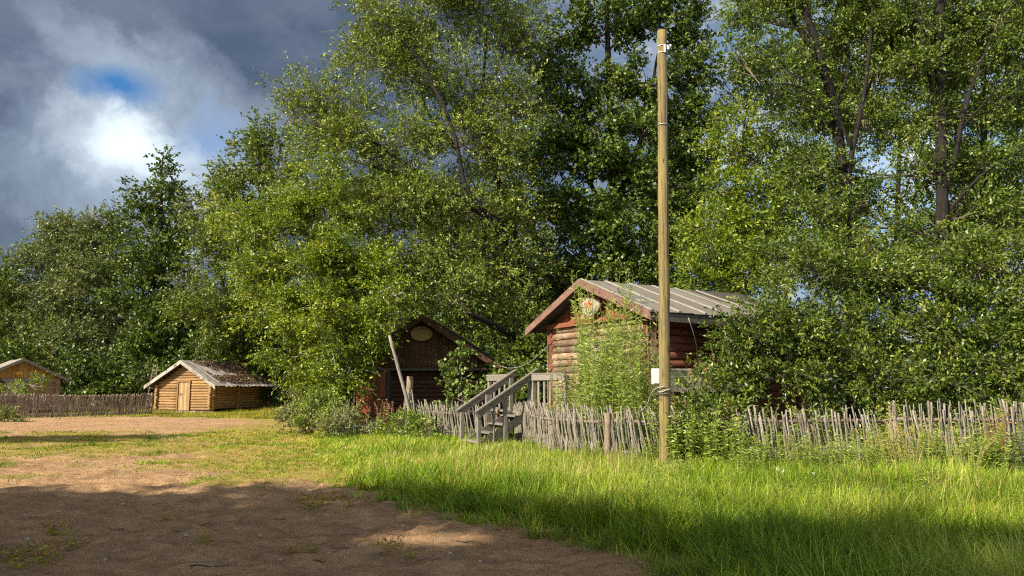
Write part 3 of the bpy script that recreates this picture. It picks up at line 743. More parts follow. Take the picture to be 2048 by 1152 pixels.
# hanging round sign with a star
sg = thing('round_sign', 'round log-slice sign with a red star hanging from the red gable', 'sign', at(mh, (.30, -.40, 3.70)), rzm+.55)
q_ = MB(); rr = [.315*(1+.09*math.sin(3*t+1)+.03*math.sin(7*t)) for t in np.linspace(0, 2*PI, 37)[:-1]]
q_.prism([(r*.93*math.cos(t), r*.93*math.sin(t)*.86) for r, t in zip(rr, np.linspace(0, 2*PI, 37)[:-1])], (0, 0, 0), (1, 0, 0), (0, 0, 1), (0, -1, 0), .05); dsk = q_.build('disc', 'sign_face', sg)
q_ = MB()
for r, t in zip(rr, np.linspace(0, 2*PI, 37)[:-1]):
    c, s = math.cos(t), math.sin(t)
    q_.beam((r*.84*c, -.056, r*.84*s*.86), (r*.97*c, -.056, r*.97*s*.86), .026, .012, (0, 1, 0))
q_.build('bark_edge', 'bark_edge', dsk)
q_ = MB(); q_.prism([((.135 if k % 2 == 0 else .055)*math.sin(k*PI/5), (.135 if k % 2 == 0 else .055)*math.cos(k*PI/5)) for k in range(10)][::-1], (-.03, -.051, .05), (1, 0, 0), (0, 0, 1), (0, -1, 0), .012); q_.build('star', 'star_red', sg)
q_ = MB(); q_.tube([(-.03, -.02, .3), (-.02, -.02, .52)], .01, 5); q_.tube([(.03, -.02, .3), (-.02, -.02, .52)], .008, 5); q_.build('cord', 'cable_white', sg)

# deck and stairs in the frame of the hut
dk = thing('deck', 'grey weathered timber deck with railing in front of the reddish hut', 'deck', (2.33, 20.24, 0), rzm)
DZ = .92
d_ = MB()
for k in range(15): d_.box((-.35, -.17-k*.135, DZ-.02), (4.5, .125, .035))
d_.build('floor', 'grey_rail', dk)
for x in (-2.55, -1.12, .18, 1.85):
    p = MB(); p.box((x, -2.06, .92), (.10, .10, 1.84)); p.build('post', 'grey_wood', dk)
for x in (-2.55, 1.85):
    p = MB(); p.box((x, -.95, .45), (.10, .10, .9)); p.build('post', 'grey_wood', dk)
r_ = MB(); r_.box((-1.84, -2.12, 1.80), (1.55, .035, .15)); r_.box((-1.84, -2.08, 1.885), (1.6, .13, .035)); r_.build('hand_rail', 'grey_rail', dk)
r_ = MB(); r_.box((1.02, -2.12, 1.80), (1.74, .035, .15)); r_.box((1.02, -2.08, 1.89), (1.78, .13, .035)); r_.build('hand_rail', 'grey_rail', dk)
for x in (-2.2, -1.85, -1.5, .48, .78, 1.08, 1.42):
    p = MB(); p.box((x, -2.08, 1.36), (.09, .025, .88)); p.build('baluster', 'grey_wood', dk)
st = thing('stairs', 'grey wooden stairs with sloping hand rails rising to the deck', 'stairs', at(dk, (-.47, -3.55, 0)), rzm)
for s, x in ((-1, -.62), (1, .62)):
    r_ = MB(); r_.beam((x, -.10, .86), (x, 1.58, 1.93), .035, .17); r_.beam((x, -.12, .95), (x, 1.60, 2.02), .12, .035); r_.build('hand_rail', 'grey_rail', st)
    for y, zt_ in ((.0, .90), (.72, 1.36), (1.42, 1.80)):
        p = MB(); p.box((x-s*.07, y, zt_/2), (.09, .085, zt_)); p.build('post', 'grey_wood', st)
    p = MB(); p.box((x-s*.07, .40, .62), (.085, .022, .85+.1)); p.build('baluster', 'grey_wood', st)
    p = MB(); p.beam((x-s*.14, -.05, .04), (x-s*.14, 1.45, .88), .04, .19); p.build('stringer', 'grey_rail', st)
for k in range(4):
    p = MB(); p.box((0, .12+k*.36, .2+k*.205), (.94, .29, .035)); p.build('tread', 'grey_rail', st)

# --- ladder leaning on the golden hut
ld = thing('ladder', 'thin wooden pole ladder leaning against the golden hut eave', 'ladder', (gx(292, 46.2), 46.2, 0))
lx = [0, .62]
tops = [U(308, 728, 47.6)-np.array([gx(292, 46.2), 46.2, 0]), U(315, 733, 47.6)-np.array([gx(292, 46.2), 46.2, 0])]
bots = [np.array([-.05, 0, 0]), np.array([.5, 0, 0])]
for k in (0, 1):
    p = MB(); p.tube(jline(bots[k], tops[k], 6, .012), .035, 6); p.build('side_pole', 'rail', ld)
for k in range(7):
    f = .12+k*.125; p = MB(); p.tube([bots[0]+(tops[0]-bots[0])*f+np.array([-.06, -.03, 0]), bots[1]+(tops[1]-bots[1])*f+np.array([.06, -.03, 0])], .02, 5); p.build('rung', 'rail', ld)

# ------------------------------------------------------------------ utility pole
PY = 13.9; PX = gx(1331, PY)
po = thing('utility_pole', 'tall bare yellowish wooden pole standing in the grass by the fence', 'pole', (PX, PY, 0))
top = U(1324, 62, PY)-np.array([PX, PY, 0])
p = MB(); k = 24
pts = np.linspace(np.array([0, 0, -.05]), top, k)+np.concatenate([np.zeros((1, 3)), rng.normal(0, .004, (k-1, 3))])
p.tube(pts, np.linspace(.109, .093, k)*(1+rng.normal(0, .006, k)), 28, .5, True, True, .012); p.build('shaft', 'pole', po)
def on_pole(z): return top*(z/top[2])
# drying crack running down the shaded side
c_ = MB()
cr = [on_pole(z)+np.array([.060+.010*math.sin(z*1.1), -.079+.006*math.sin(z*2.3), 0])*(1.0-.15*z/8.6)*1.05 for z in np.linspace(2.2, 8.2, 30)]
c_.tube(cr, [.008+.009*math.sin(PI*i/29) for i in range(30)], 5); c_.build('drying_crack', 'iron', po)
zb = U(1324, 101, PY)[2]
b_ = MB()
for dz in (.07, -.07):
    c = on_pole(zb+dz); b_.tube([c+np.array([.100*math.cos(t), .100*math.sin(t), 0]) for t in np.linspace(0, 2*PI, 25)], .011, 6)
c = on_pole(zb); b_.box((c[0]+.028, c[1]-.102, c[2]), (.04, .016, .17)); b_.box((c[0]+.095, c[1]-.09, c[2]+.02), (.05, .05, .09)); b_.tube([c+np.array([.10, -.11, .05]), c+np.array([.15, -.13, .06]), c+np.array([.14, -.14, .0])], .012, 6)
b_.build('bracket', 'metal', po)
b_ = MB(); c = on_pole(U(1324, 250, PY)[2]); b_.tube([c+np.array([.105*math.cos(t), .105*math.sin(t), .01*math.sin(t)]) for t in np.linspace(0, 2*PI, 25)], .008, 6); b_.build('band', 'metal', po)
zc = U(1310, 753, PY)[2]
b_ = MB(); c = on_pole(zc); b_.box((c[0]-.10, c[1]+.12, c[2]), (.24, .10, .30)); bx = b_.build('meter_box', 'white_box', po, .012)
b_ = MB(); b_.box((c[0]-.10, c[1]+.062, c[2]), (.20, .014, .26)); b_.build('lid', 'white_box', bx, .005)
b_ = MB(); zl = U(1324, 777, PY)[2]; c = on_pole(zl)
for r, dz, ph in ((.117, 0, .1), (.120, -.012, .3)):
    b_.tube([c+np.array([r*math.cos(t), r*math.sin(t), dz-.045+.05*math.sin(t*1+ph+1.8)*abs(math.sin(t))]) for t in np.linspace(0, 2*PI, 33)], .008, 6)
b_.build('cable_loop', 'cable_white', po)
b_ = MB()
for dz in (-.10, -.125): b_.tube([c+np.array([.113*math.cos(t), .113*math.sin(t), dz]) for t in np.linspace(0, 2*PI, 33)], .007, 6)
b_.build('cable_band', 'cable_dark', po)
e0 = c+np.array([-.02, -.118, .03]); e1 = U(1281, 822, PY+.75)-np.array([PX, PY, 0])
b_ = MB(); b_.tube(np.concatenate([bez(e0, e0+np.array([-.22, .0, .02]), (e0+e1)/2+np.array([-.06, 0, .02]), 8)[:-1], bez((e0+e1)/2+np.array([-.06, 0, .02]), (e0+e1)/2+np.array([-.10, 0, -.16]), e1, 8)]), .0095, 6); b_.build('cable', 'cable_white', po)

# thin wire sagging between the houses
w0 = at(bh, (2.9, -.9, 2.35)); w1 = at(mh, (-2.5, -.2, 2.75))
b_ = MB(); b_.tube(bez(w0, ((w0[0]+w1[0])/2, (w0[1]+w1[1])/2, 1.9), w1, 16), .011, 5); o = b_.build('wire', 'cable_white', None)
tag(o, 'thin pale wire sagging between the dark house and the reddish hut', 'wire')

# ------------------------------------------------------------------ fences of woven sticks
def path_at(pts, s):
    seg = np.linalg.norm(np.diff(pts, axis=0), axis=1); cum = np.concatenate([[0], np.cumsum(seg)])
    return np.stack([np.interp(s, cum, pts[:, i]) for i in (0, 1)], -1), cum[-1]
def fence(label, pxY, sp, hf, rails, leanf, gapf=None, posts=(), stick_r=(.012, .021), mat='stick', skip=.1, rail_r=.035):
    pts = np.array([[gx(px, Y), Y] for px, Y in pxY]); _, Ltot = path_at(pts, 0.)
    b0 = pts[0]; root = thing('stick_fence', label, 'fence', (b0[0], b0[1], 0))
    base = np.array([b0[0], b0[1], 0])
    s = .02; i = 0
    while s < Ltot:
        c, _ = path_at(pts, s); c2, _ = path_at(pts, min(s+.05, Ltot)); c1, _ = path_at(pts, max(s-.05, 0)); d = unit(c2-c1); nr = np.array([-d[1], d[0]])
        pxs = 1024+F*c[0]/(c[1]*cp-CH*sp)
        h = hf(pxs)*random.uniform(.88, 1.10)
        if random.random() > skip and (gapf is None or random.random() < gapf(pxs)):
            ln = leanf(pxs)+random.gauss(0, .045); k = 7; P = []
            ph = random.choice((-1, 1))
            for q in range(k):
                f = q/(k-1); z = -.03+f*(h+.03)
                side = ph*.035*math.sin(f*PI*2.2+.4)-.012+random.gauss(0, .004)
                bend = ln*f*h+ (.10*leanf(pxs)*max(0, f-.7)*5*h)
                p2 = c+d*(bend+random.gauss(0, .006))+nr*side
                P.append((p2[0]-base[0], p2[1]-base[1], z))
            r0 = random.uniform(*stick_r); mb = MB(); mb.tube(P, np.linspace(r0, r0*.68, k), 6, jit=.18); mb.build('stick', mat, root)
        s += sp*random.uniform(.6, 1.45); i += 1
    n = max(2, int(Ltot/.5))
    for z0, e0, e1 in rails:
        ss = np.linspace(e0*Ltot, e1*Ltot, n); c, _ = path_at(pts, ss)
        P = np.concatenate([c-b0+np.array([0, .03]), (z0+rng.normal(0, .012, n))[:, None]], 1); mb = MB(); mb.tube(P, rail_r*(1+rng.normal(0, .08, n)), 8, jit=.1); mb.build('rail', 'rail', root)
    for f, h, r, off in posts:
        c, _ = path_at(pts, f*Ltot); mb = MB(); mb.tube(jline((c[0]-b0[0], c[1]-b0[1]+off, -.05), (c[0]-b0[0], c[1]-b0[1]+off, h), 5, .006), r, 10, jit=.1); mb.build('post', 'post_bark', root)
    return root
fence('grey stick fence run left of the stairs beside the dark house', [(816, 23.6), (864, 22.3), (925, 20.9), (1000, 20.8)], .048, lambda px: 1.08, [(.30, 0, 1), (.82, 0, 1)], lambda px: -.16, None, [(.98, 1.0, .045, .05)], (.015, .026), skip=.03)
fence('grey stick fence run right of the stairs, its stick tops bent over', [(1034, 19.9), (1070, 18.3), (1110, 17.0), (1160, 15.8), (1208, 15.15)], .040, lambda px: 1.13, [(.30, 0, 1), (.84, 0, 1)], lambda px: -.19, None, [(.02, .95, .04, .06)], (.012, .029), skip=.05)
fence('leaning grey stick fence run behind the tall pole, half hidden by weeds', [(1211, 15.1), (1300, 14.6), (1400, 14.3), (1482, 14.1)], .036, lambda px: 1.12, [(.30, 0, 1), (.88, 0, 1)],
      lambda px: -.10-.12*min(1, max(0, px-1240)/100), lambda px: 1 if px < 1340 else .7, [(.02, 1.05, .06, -.08)], (.012, .029), rail_r=.04)
fence('upright grey stick fence run below the willow thicket, right of the pole', [(1486, 13.95), (1650, 13.7), (1785, 13.5)], .034, lambda px: 1.14, [(.33, 0, 1), (.95, 0, 1)],
      lambda px: -.09, lambda px: .75 if px > 1720 else .97, [(.02, 1.0, .05, .06), (.5, .98, .05, .06)], (.011, .028), skip=.05)
fence('taller uneven stick fence run at the right edge, with a thick split post', [(1788, 13.5), (1850, 13.4), (2048, 13.3), (2140, 13.2)], .036, lambda px: 1.25, [(.33, 0, 1), (.98, 0, 1)],
      lambda px: -.03, lambda px: .92, [(.02, .96, .085, .03), (.6, 1.05, .05, .06)], (.011, .029), skip=.07)
fence('far end run of the stick fence just past the right edge', [(2142, 13.2), (2290, 13.1)], .05, lambda px: 1.2, [(.33, 0, 1), (.95, 0, 1)], lambda px: -.03, None, [(.98, 1.05, .05, .06)], (.011, .029), skip=.07)

# woven brushwood fence at far left
def brush_fence():
    pts = np.array([[-31.5, 33.4], [-25.2, 36.4], [gx(302, 41.2), 41.2]]); _, Ltot = path_at(pts, 0.)
    pts2 = np.vstack([pts, pts[-1]+np.array([-.45, .9])])
    b0 = pts[0]; root = thing('brushwood_fence', 'low woven brushwood fence of upright twigs left of the golden hut', 'fence', (b0[0], b0[1], 0))
    wl = MB(); _, Lt = path_at(pts2, 0.); s = .0
    while s < Lt:
        c, _ = path_at(pts2, s); e, _ = path_at(pts2, min(s+.1, Lt)); d = unit(e-c+1e-6) if s < Lt-.11 else d; nr = np.array([-d[1], d[0]])
        for layer in (0, 1, 2):
            z0 = layer*.33+random.uniform(-.05, .06); hh = random.uniform(.42, .58)
            z1 = min(z0+hh, 1.12+.04*math.sin(s)+random.uniform(-.04, .05)); ln = random.gauss(.08, .10)
            a_ = random.choice((-1, 1))*.05
            P = []
            for q in range(4):
                f = q/3; p2 = c+d*(ln*f*.6+random.uniform(-.02, .02))+nr*(a_*math.sin(f*PI*1.0)-a_*.6*f)
                P.append((p2[0]-b0[0], p2[1]-b0[1], z0+(z1-z0)*f))
            wl.tube(P, random.uniform(.012, .029), 4, cap=True, smooth=False)
        s += random.uniform(.026, .052)
    wl.build('wattle_panel', 'stick_dark', root)
    n = 40
    for z0 in (.12, .45, .78, 1.02):
        c, _ = path_at(pts2, np.linspace(0, Lt, n)); P = np.concatenate([c-b0, (z0+rng.normal(0, .015, n))[:, None]], 1)
        mb = MB(); mb.tube(P, .03, 6, jit=.1); mb.build('rail', 'stick_dark', root)
    for f in np.linspace(.02, .985, 9):
        c, _ = path_at(pts2, f*Lt); mb = MB(); mb.tube([(c[0]-b0[0], c[1]-b0[1]+.05, -.05), (c[0]-b0[0], c[1]-b0[1]+.05, 1.1)], .05, 8, jit=.1); mb.build('post', 'stick_dark', root)
brush_fence()

# end post of the left fence, with a bundle of sticks, and a leaning pole
Yp = 23.4
o = thing('wooden_post', 'short thick grey post at the end of the stick fence by the dark house', 'post', (gx(818, Yp), Yp, 0))
mb = MB(); mb.tube(jline((0, 0, -.05), (.0, 0, 1.88), 6, .01), [.115, .11, .115, .105, .11, .10], 12, jit=.08); mb.build('shaft', 'post_bark', o)
o2 = thing('stick_bundle', 'rough bundle of thin sticks heaped against the fence end post', 'stick bundle', (gx(812, Yp-.25), Yp-.25, 0))
mb = MB()
for k in range(34):
    an = random.uniform(PI*.9, PI*2.1); r = random.uniform(.12, .36)
    mb.tube(jline((r*math.cos(an)*1.2, .2+r*math.sin(an), -.02), (.06+.09*math.cos(an), .22+.10*math.sin(an), random.uniform(1.0, 1.5)), 5, .02), random.uniform(.010, .02), 5, jit=.2)
mb.build('bundle', 'stick', o2)
Yl = 23.0
q0 = U(824, 838, Yl); q1 = U(779, 671, Yl)
lp = thing('leaning_pole', 'long bare grey pole leaning left against the fence end post', 'pole', tuple(q0))
mb = MB(); k = np.linspace(0, 1, 8)[:, None]; mb.tube((q1-q0)*k+np.concatenate([np.zeros((1, 3)), rng.normal(0, .006, (7, 3))]), np.linspace(.06, .048, 8), 10, jit=.06); mb.build('shaft', 'grey_wood', lp)

sp_ = thing('tree_stump', 'sawn tree stump at the edge of the weeds before the golden hut', 'stump', tuple(G(563, 843)))
mb = MB(); mb.tube([(0, 0, -.05), (.0, 0, .12), (.03, 0, .40), (.05, 0, .62)], [.25, .19, .17, .18], 12, jit=.12); mb.build('trunk', 'post_bark', sp_)

# stones, twigs, dead leaves on the sand
for k, (px, py, r) in enumerate([(246, 1008, .032), (373, 1070, .026), (658, 1106, .022), (54, 1091, .03), (150, 1040, .016), (300, 1085, .018), (480, 1035, .015), (520, 1075, .02), (560, 1120, .017), (210, 1120, .022), (440, 995, .016), (730, 1060, .017), (805, 1055, .02), (610, 1062, .014), (900, 1110, .022), (960, 1125, .018), (340, 1115, .015), (120, 1005, .016), (690, 985, .016), (1010, 1100, .018)]):
    c = G(px, py); mb = bpy.data.meshes.new('pebble')
    import bmesh
    bm = bmesh.new(); bmesh.ops.create_icosphere(bm, subdivisions=2, radius=r)
    for v in bm.verts: v.co *= 1+random.uniform(-.12, .12); v.co.z *= .7
    bm.to_mesh(mb); bm.free(); mb.materials.append(M['stone'])
    o = link_mesh('pebble', mb, None, (c[0], c[1], float(ground_z(c[0], c[1]))+r*.4))
    tag(o, 'small pale pebble lying on the bare shaded sand', 'pebble', 'pebbles on the sand')
for k, (px, py, L, an) in enumerate([(375, 1062, .30, .15), (405, 1050, .22, .5), (700, 1075, .2, .2), (640, 1120, .14, -.5), (690, 1103, .25, .05), (420, 1132, .35, .1), (235, 1060, .16, 1.1), (560, 1040, .14, -.3), (860, 1125, .22, .35), (930, 1090, .18, -.2), (320, 1010, .2, .6)]):
    c = G(px, py); mb = MB(); d = np.array([math.cos(an), math.sin(an), 0])
    mb.tube(jline(-d*L/2, d*L/2, 6, .008), np.linspace(.008, .004, 6), 6); 
    o = mb.build('twig', 'iron' if k % 2 else 'twig', None); o.location = (c[0], c[1], float(ground_z(c[0], c[1]))+.012)
    tag(o, 'dark dry twig lying on the bare shaded sand', 'twig', 'twigs on the sand')
n = 170; X = rng.uniform(-7, 4.5, n); Y = 5.2+rng.random(n)**1.3*7; dd = X-edge_x(Y); k = (rng.random(n) < np.where(np.abs(dd) < .5, 1., .16)) & (dd < .5); X, Y = X[k], Y[k]
P = np.stack([X, Y, ground_z(X, Y)+.012], 1); D = unit(np.stack([rng.normal(0, 1, len(X)), rng.normal(0, 1, len(X)), rng.normal(.1, .25, len(X))], 1))
o = leaf_obj('fallen_leaves', P, D, rng.uniform(.035, .07, len(X)), rng.uniform(.02, .035, len(X)), rng.random(len(X)), 'dry_leaf', None, 1.2); tag(o, kind='stuff')


# ------------------------------------------------------------------ trees
def TBp(px, Y, w): return (np.array([gx(px, Y), Y, -.1]), w*.5*Y/F)
g_wood = 'trees of the wood behind the huts'
tree('alder_tree', 'tree at the far left edge of the wood, mid green', 'tree', [TBp(-20, 58, 16), T(-10, 650, 58, 10), T(0, 540, 58, 4)],
     [B(-15, 590, 58, 75, 70), B(30, 640, 57, 70, 75), B(-10, 710, 56, 90, 70), B(70, 705, 55, 70, 60), B(10, 545, 58, 26, 34)], 'lf_mid', .21, .13, 4.2, twl=.9, spread=.5, nsub=8, group=g_wood)
tree('willow_tree', 'broad rounded grey-green willow behind the far left hut', 'tree', [TBp(150, 60, 18), T(150, 640, 60, 12), T(150, 500, 60, 5)],
     [B(165, 470, 60, 60, 52), B(110, 490, 60, 62, 55), B(215, 480, 60, 60, 55), B(90, 560, 60, 50, 50), B(150, 570, 59, 95, 75), B(215, 590, 58, 70, 85), B(110, 650, 57, 100, 70), B(210, 690, 56, 90, 70), B(130, 725, 55, 90, 50), B(64, 520, 60, 26, 28)],
     'lf_grey', .21, .095, 4.0, twl=1.0, spread=.5, nsub=9, droop=.15, group=g_wood, showtw=.45)
tree('alder_tree', 'dark pointed alder tree rising above the golden hut', 'tree', [TBp(320, 57, 16), T(320, 560, 57, 10), T(322, 400, 57, 5), T(325, 315, 57, 2)],
     [B(325, 318, 57, 11, 16), B(327, 348, 57, 22, 20), B(338, 376, 57, 36, 18), B(300, 380, 57, 44, 24), B(330, 415, 57, 62, 30), B(282, 440, 57, 50, 28), B(310, 470, 56.5, 85, 36), B(365, 450, 57, 34, 26), B(300, 520, 56, 85, 44), B(350, 560, 56, 60, 50), B(285, 590, 56, 75, 52), B(330, 650, 55, 80, 55), B(290, 710, 54, 75, 55), B(370, 715, 55, 60, 50)],
     'lf_dark', .20, .15, 4.6, twl=.8, spread=.42, nsub=8, group=g_wood, showtw=.2)
tree('ash_tree', 'layered green tree between the pointed alder and the bright willow', 'tree', [TBp(575, 55, 18), T(565, 600, 54, 13), T(520, 420, 50, 7), T(520, 300, 48, 2)],
     [B(505, 298, 48, 48, 24), B(555, 275, 48, 55, 34), B(470, 345, 48, 62, 24), B(540, 345, 48, 75, 34), B(440, 372, 48, 44, 20), B(500, 400, 47.5, 85, 36), B(420, 430, 47.5, 55, 32), B(580, 420, 47, 70, 50), B(460, 480, 47, 75, 42), B(530, 500, 46, 80, 50), B(410, 520, 47, 55, 45), B(440, 580, 46, 75, 48), B(520, 590, 50, 85, 52), B(400, 640, 47, 70, 50), B(480, 655, 52, 80, 46), B(430, 705, 52, 66, 40), B(560, 680, 52, 60, 60)],
     'lf_mid', .18, .11, 4.2, twl=.8, spread=.36, nsub=8, group=g_wood, tintmu=.5)
tree('willow_tree', 'slim pale willow with bare silvery branches beside the layered tree', 'tree', [TBp(455, 53, 10), T(450, 560, 53, 7), T(410, 480, 49, 5), T(380, 400, 49, 2)],
     [B(395, 410, 49, 40, 44, None, .5), B(415, 500, 48.6, 40, 44, None, .6), B(380, 580, 48.6, 45, 55, None, .7), B(440, 620, 47, 40, 40, None, .5)], 'lf_grey', .22, .09, 3.0, bark='bark_dark', twigmat='twig_pale', twl=.9, nsub=9, showtw=.6, group=g_wood)
tree('willow_tree', 'bright yellow-green willow draping over the dark plank house', 'tree', [TBp(690, 27.5, 26), T(700, 700, 27.5, 22), T(690, 560, 27.5, 15), T(660, 430, 27.5, 6)],
     [B(560, 450, 27.5, 85, 62), B(650, 430, 27.5, 90, 62), B(505, 525, 27, 62, 50), B(600, 540, 26.6, 90, 62), B(700, 530, 27, 90, 70), B(545, 620, 26.5, 80, 55), B(640, 625, 26, 90, 58), B(728, 600, 26.2, 72, 50), B(600, 705, 25.8, 72, 50), B(690, 705, 25.5, 80, 52), B(655, 765, 25.6, 60, 38), B(790, 545, 27, 75, 60), B(700, 735, 25.2, 30, 40, None, .7), B(805, 585, 25.5, 56, 24, None, 1.0), B(750, 645, 25.4, 34, 28, None, 1.), B(790, 625, 25.4, 30, 16, None, .9), B(480, 430, 28, 50, 40, None, .7), B(615, 350, 28, 70, 50)],
     'lf_bright', .115, .050, 4.6, twl=.6, spread=.24, nsub=9, droop=.16, bark='bark_dark', twigmat='twig_pale', showtw=.25, tintmu=.5, tsd=.24,
     limbs=[[T(690, 560, 27.5, 12), T(640, 490, 27, 7), T(590, 450, 26.8, 4), T(530, 470, 26.6, 2)], [T(700, 600, 27.2, 11), T(630, 480, 26.2, 6), T(690, 478, 26, 4)]])
tree('willow_tree', 'tall spreading willow with dark leaning limbs above the dark house', 'tree',
     [TBp(1075, 30, 46), T(1062, 640, 30, 32), T(1045, 520, 29, 19), T(985, 440, 28.6, 14), T(900, 385, 28.4, 10), T(800, 320, 28.4, 7), T(720, 265, 28.4, 5)],
     [B(745, 45, 30, 62, 75, None, .6), B(850, 20, 30.5, 90, 85, None, .7), B(960, 30, 31, 80, 95, None, .6), B(870, -70, 30.5, 110, 70, None, .6), B(720, 130, 30, 60, 55, None, .6), B(620, 190, 29.8, 62, 45, None, .8), B(590, 240, 29.8, 40, 50, None, .6), B(690, 215, 29.6, 70, 50, None, .8), B(800, 165, 30, 90, 70, None, .7), B(920, 170, 30.4, 90, 85, None, .7), B(1020, 130, 31, 45, 75, None, .5), B(680, 300, 29, 90, 60), B(800, 290, 29.4, 95, 65, None, .8), B(930, 300, 30, 90, 75, None, .8), B(1020, 330, 30.6, 48, 80, None, .7), B(770, 390, 28.8, 95, 62), B(880, 410, 29, 90, 60), B(985, 440, 30, 70, 60, None, .8), B(840, 490, 28.4, 95, 60), B(950, 530, 28.8, 90, 60), B(1040, 540, 29.6, 56, 65), B(895, 572, 27.8, 80, 44), B(990, 620, 28.6, 72, 50), B(945, 622, 28, 30, 22), B(1050, 640, 29, 50, 55), B(1050, 40, 31, 38, 90, None, 1.1), B(1055, 220, 31, 38, 70, None, 1.1), B(1055, 400, 30.6, 36, 70, None, .9), B(930, -10, 30.5, 110, 60, None, .6), B(760, 100, 30.3, 80, 60, None, .6)],
     'lf_willow', .125, .052, 4.0, bark='bark_dark', twl=.7, spread=.38, nsub=13, droop=.14, showtw=.4, limbr=.06, tsd=.24,
     limbs=[[T(1010, 460, 28.6, 11), T(930, 385, 28.2, 10), T(915, 290, 28.3, 9), T(880, 200, 28.5, 8), T(835, 110, 28.8, 7), T(770, 50, 29.2, 4)], [T(915, 300, 30, 9), T(850, 220, 30, 6), T(840, 120, 30, 4), T(860, 10, 30, 2)],
            [T(1050, 540, 30, 18), T(1000, 380, 30.4, 12), T(960, 230, 30.8, 8), T(975, 60, 31, 4)], [T(1055, 600, 30, 16), T(1010, 480, 30.4, 10), T(990, 300, 31, 6)],
            [T(1068, 690, 29.5, 20), T(1020, 668, 27.6, 15), T(970, 640, 26.6, 10), T(930, 625, 26, 5)], [T(900, 385, 29.6, 10), T(800, 350, 29, 7), T(700, 320, 28.6, 4)]])
tree('alder_tree', 'tall dense dark alder behind the pole and reddish hut', 'tree', [TBp(1235, 33, 40), T(1232, 500, 33, 28), T(1225, 250, 33, 18), T(1215, 60, 33, 10), T(1215, -140, 33, 4)],
     [B(1140, -40, 33, 70, 60), B(1240, -60, 33, 80, 70), B(1340, -30, 33, 70, 70), B(1130, 60, 33, 58, 50), B(1215, 50, 32.5, 80, 55), B(1310, 60, 33, 78, 60), B(1385, 60, 33.6, 42, 60), B(1115, 140, 33, 52, 42), B(1190, 150, 32.3, 82, 55), B(1290, 160, 32.3, 80, 60), B(1370, 150, 33, 52, 50), B(1110, 225, 32.8, 55, 46), B(1190, 250, 32, 85, 55), B(1290, 260, 32, 85, 60), B(1375, 240, 32.6, 50, 52), B(1130, 310, 32.4, 75, 50), B(1230, 345, 31.8, 90, 58), B(1330, 345, 31.8, 80, 58), B(1390, 320, 32.6, 40, 52), B(1135, 400, 32, 78, 50), B(1240, 440, 31.5, 95, 58), B(1345, 440, 31.5, 75, 60), B(1130, 490, 32, 75, 52), B(1230, 530, 31, 90, 52), B(1130, 565, 31.5, 80, 42), B(1330, 540, 31, 85, 60), B(1090, 620, 31.8, 60, 50), B(1400, 440, 32, 40, 70), B(1420, 130, 32.6, 34, 50, None, .8), B(1425, 230, 32.4, 40, 50), B(1410, 350, 32.2, 44, 50), B(1090, 180, 33, 36, 60, None, .8), B(1090, 320, 32.6, 40, 60)],
     'lf_dark', .135, .10, 5.2, twl=.5, spread=.24, nsub=10, showtw=.15, tintmu=.45, tsd=.25, limbs=[[T(1228, 420, 33, 14), T(1290, 260, 32.6, 9), T(1320, 80, 32.8, 4)], [T(1230, 480, 33, 12), T(1165, 330, 32.6, 8), T(1130, 150, 33, 3)]])
tree('willow_tree', 'light green young willow to the right of the pole', 'tree', [TBp(1475, 26, 14), T(1480, 560, 26, 11), T(1480, 380, 26, 7), T(1490, 220, 26, 3)],
     [B(1490, 240, 26, 52, 48, None, .6), B(1450, 300, 25.8, 44, 52, None, .7), B(1530, 310, 25.8, 62, 56, None, .6), B(1440, 385, 25.4, 58, 48), B(1500, 400, 25.2, 66, 52), B(1425, 465, 24.8, 64, 50), B(1500, 480, 24.6, 72, 54), B(1410, 540, 24.4, 66, 46), B(1490, 555, 24, 76, 50), B(1570, 440, 25, 56, 60, None, .7), B(1580, 350, 25.6, 50, 50, None, .5)],
     'lf_bright', .125, .05, 3.8, twl=.6, spread=.24, nsub=9, showtw=.3, tintmu=.42, bark='bark_grey')
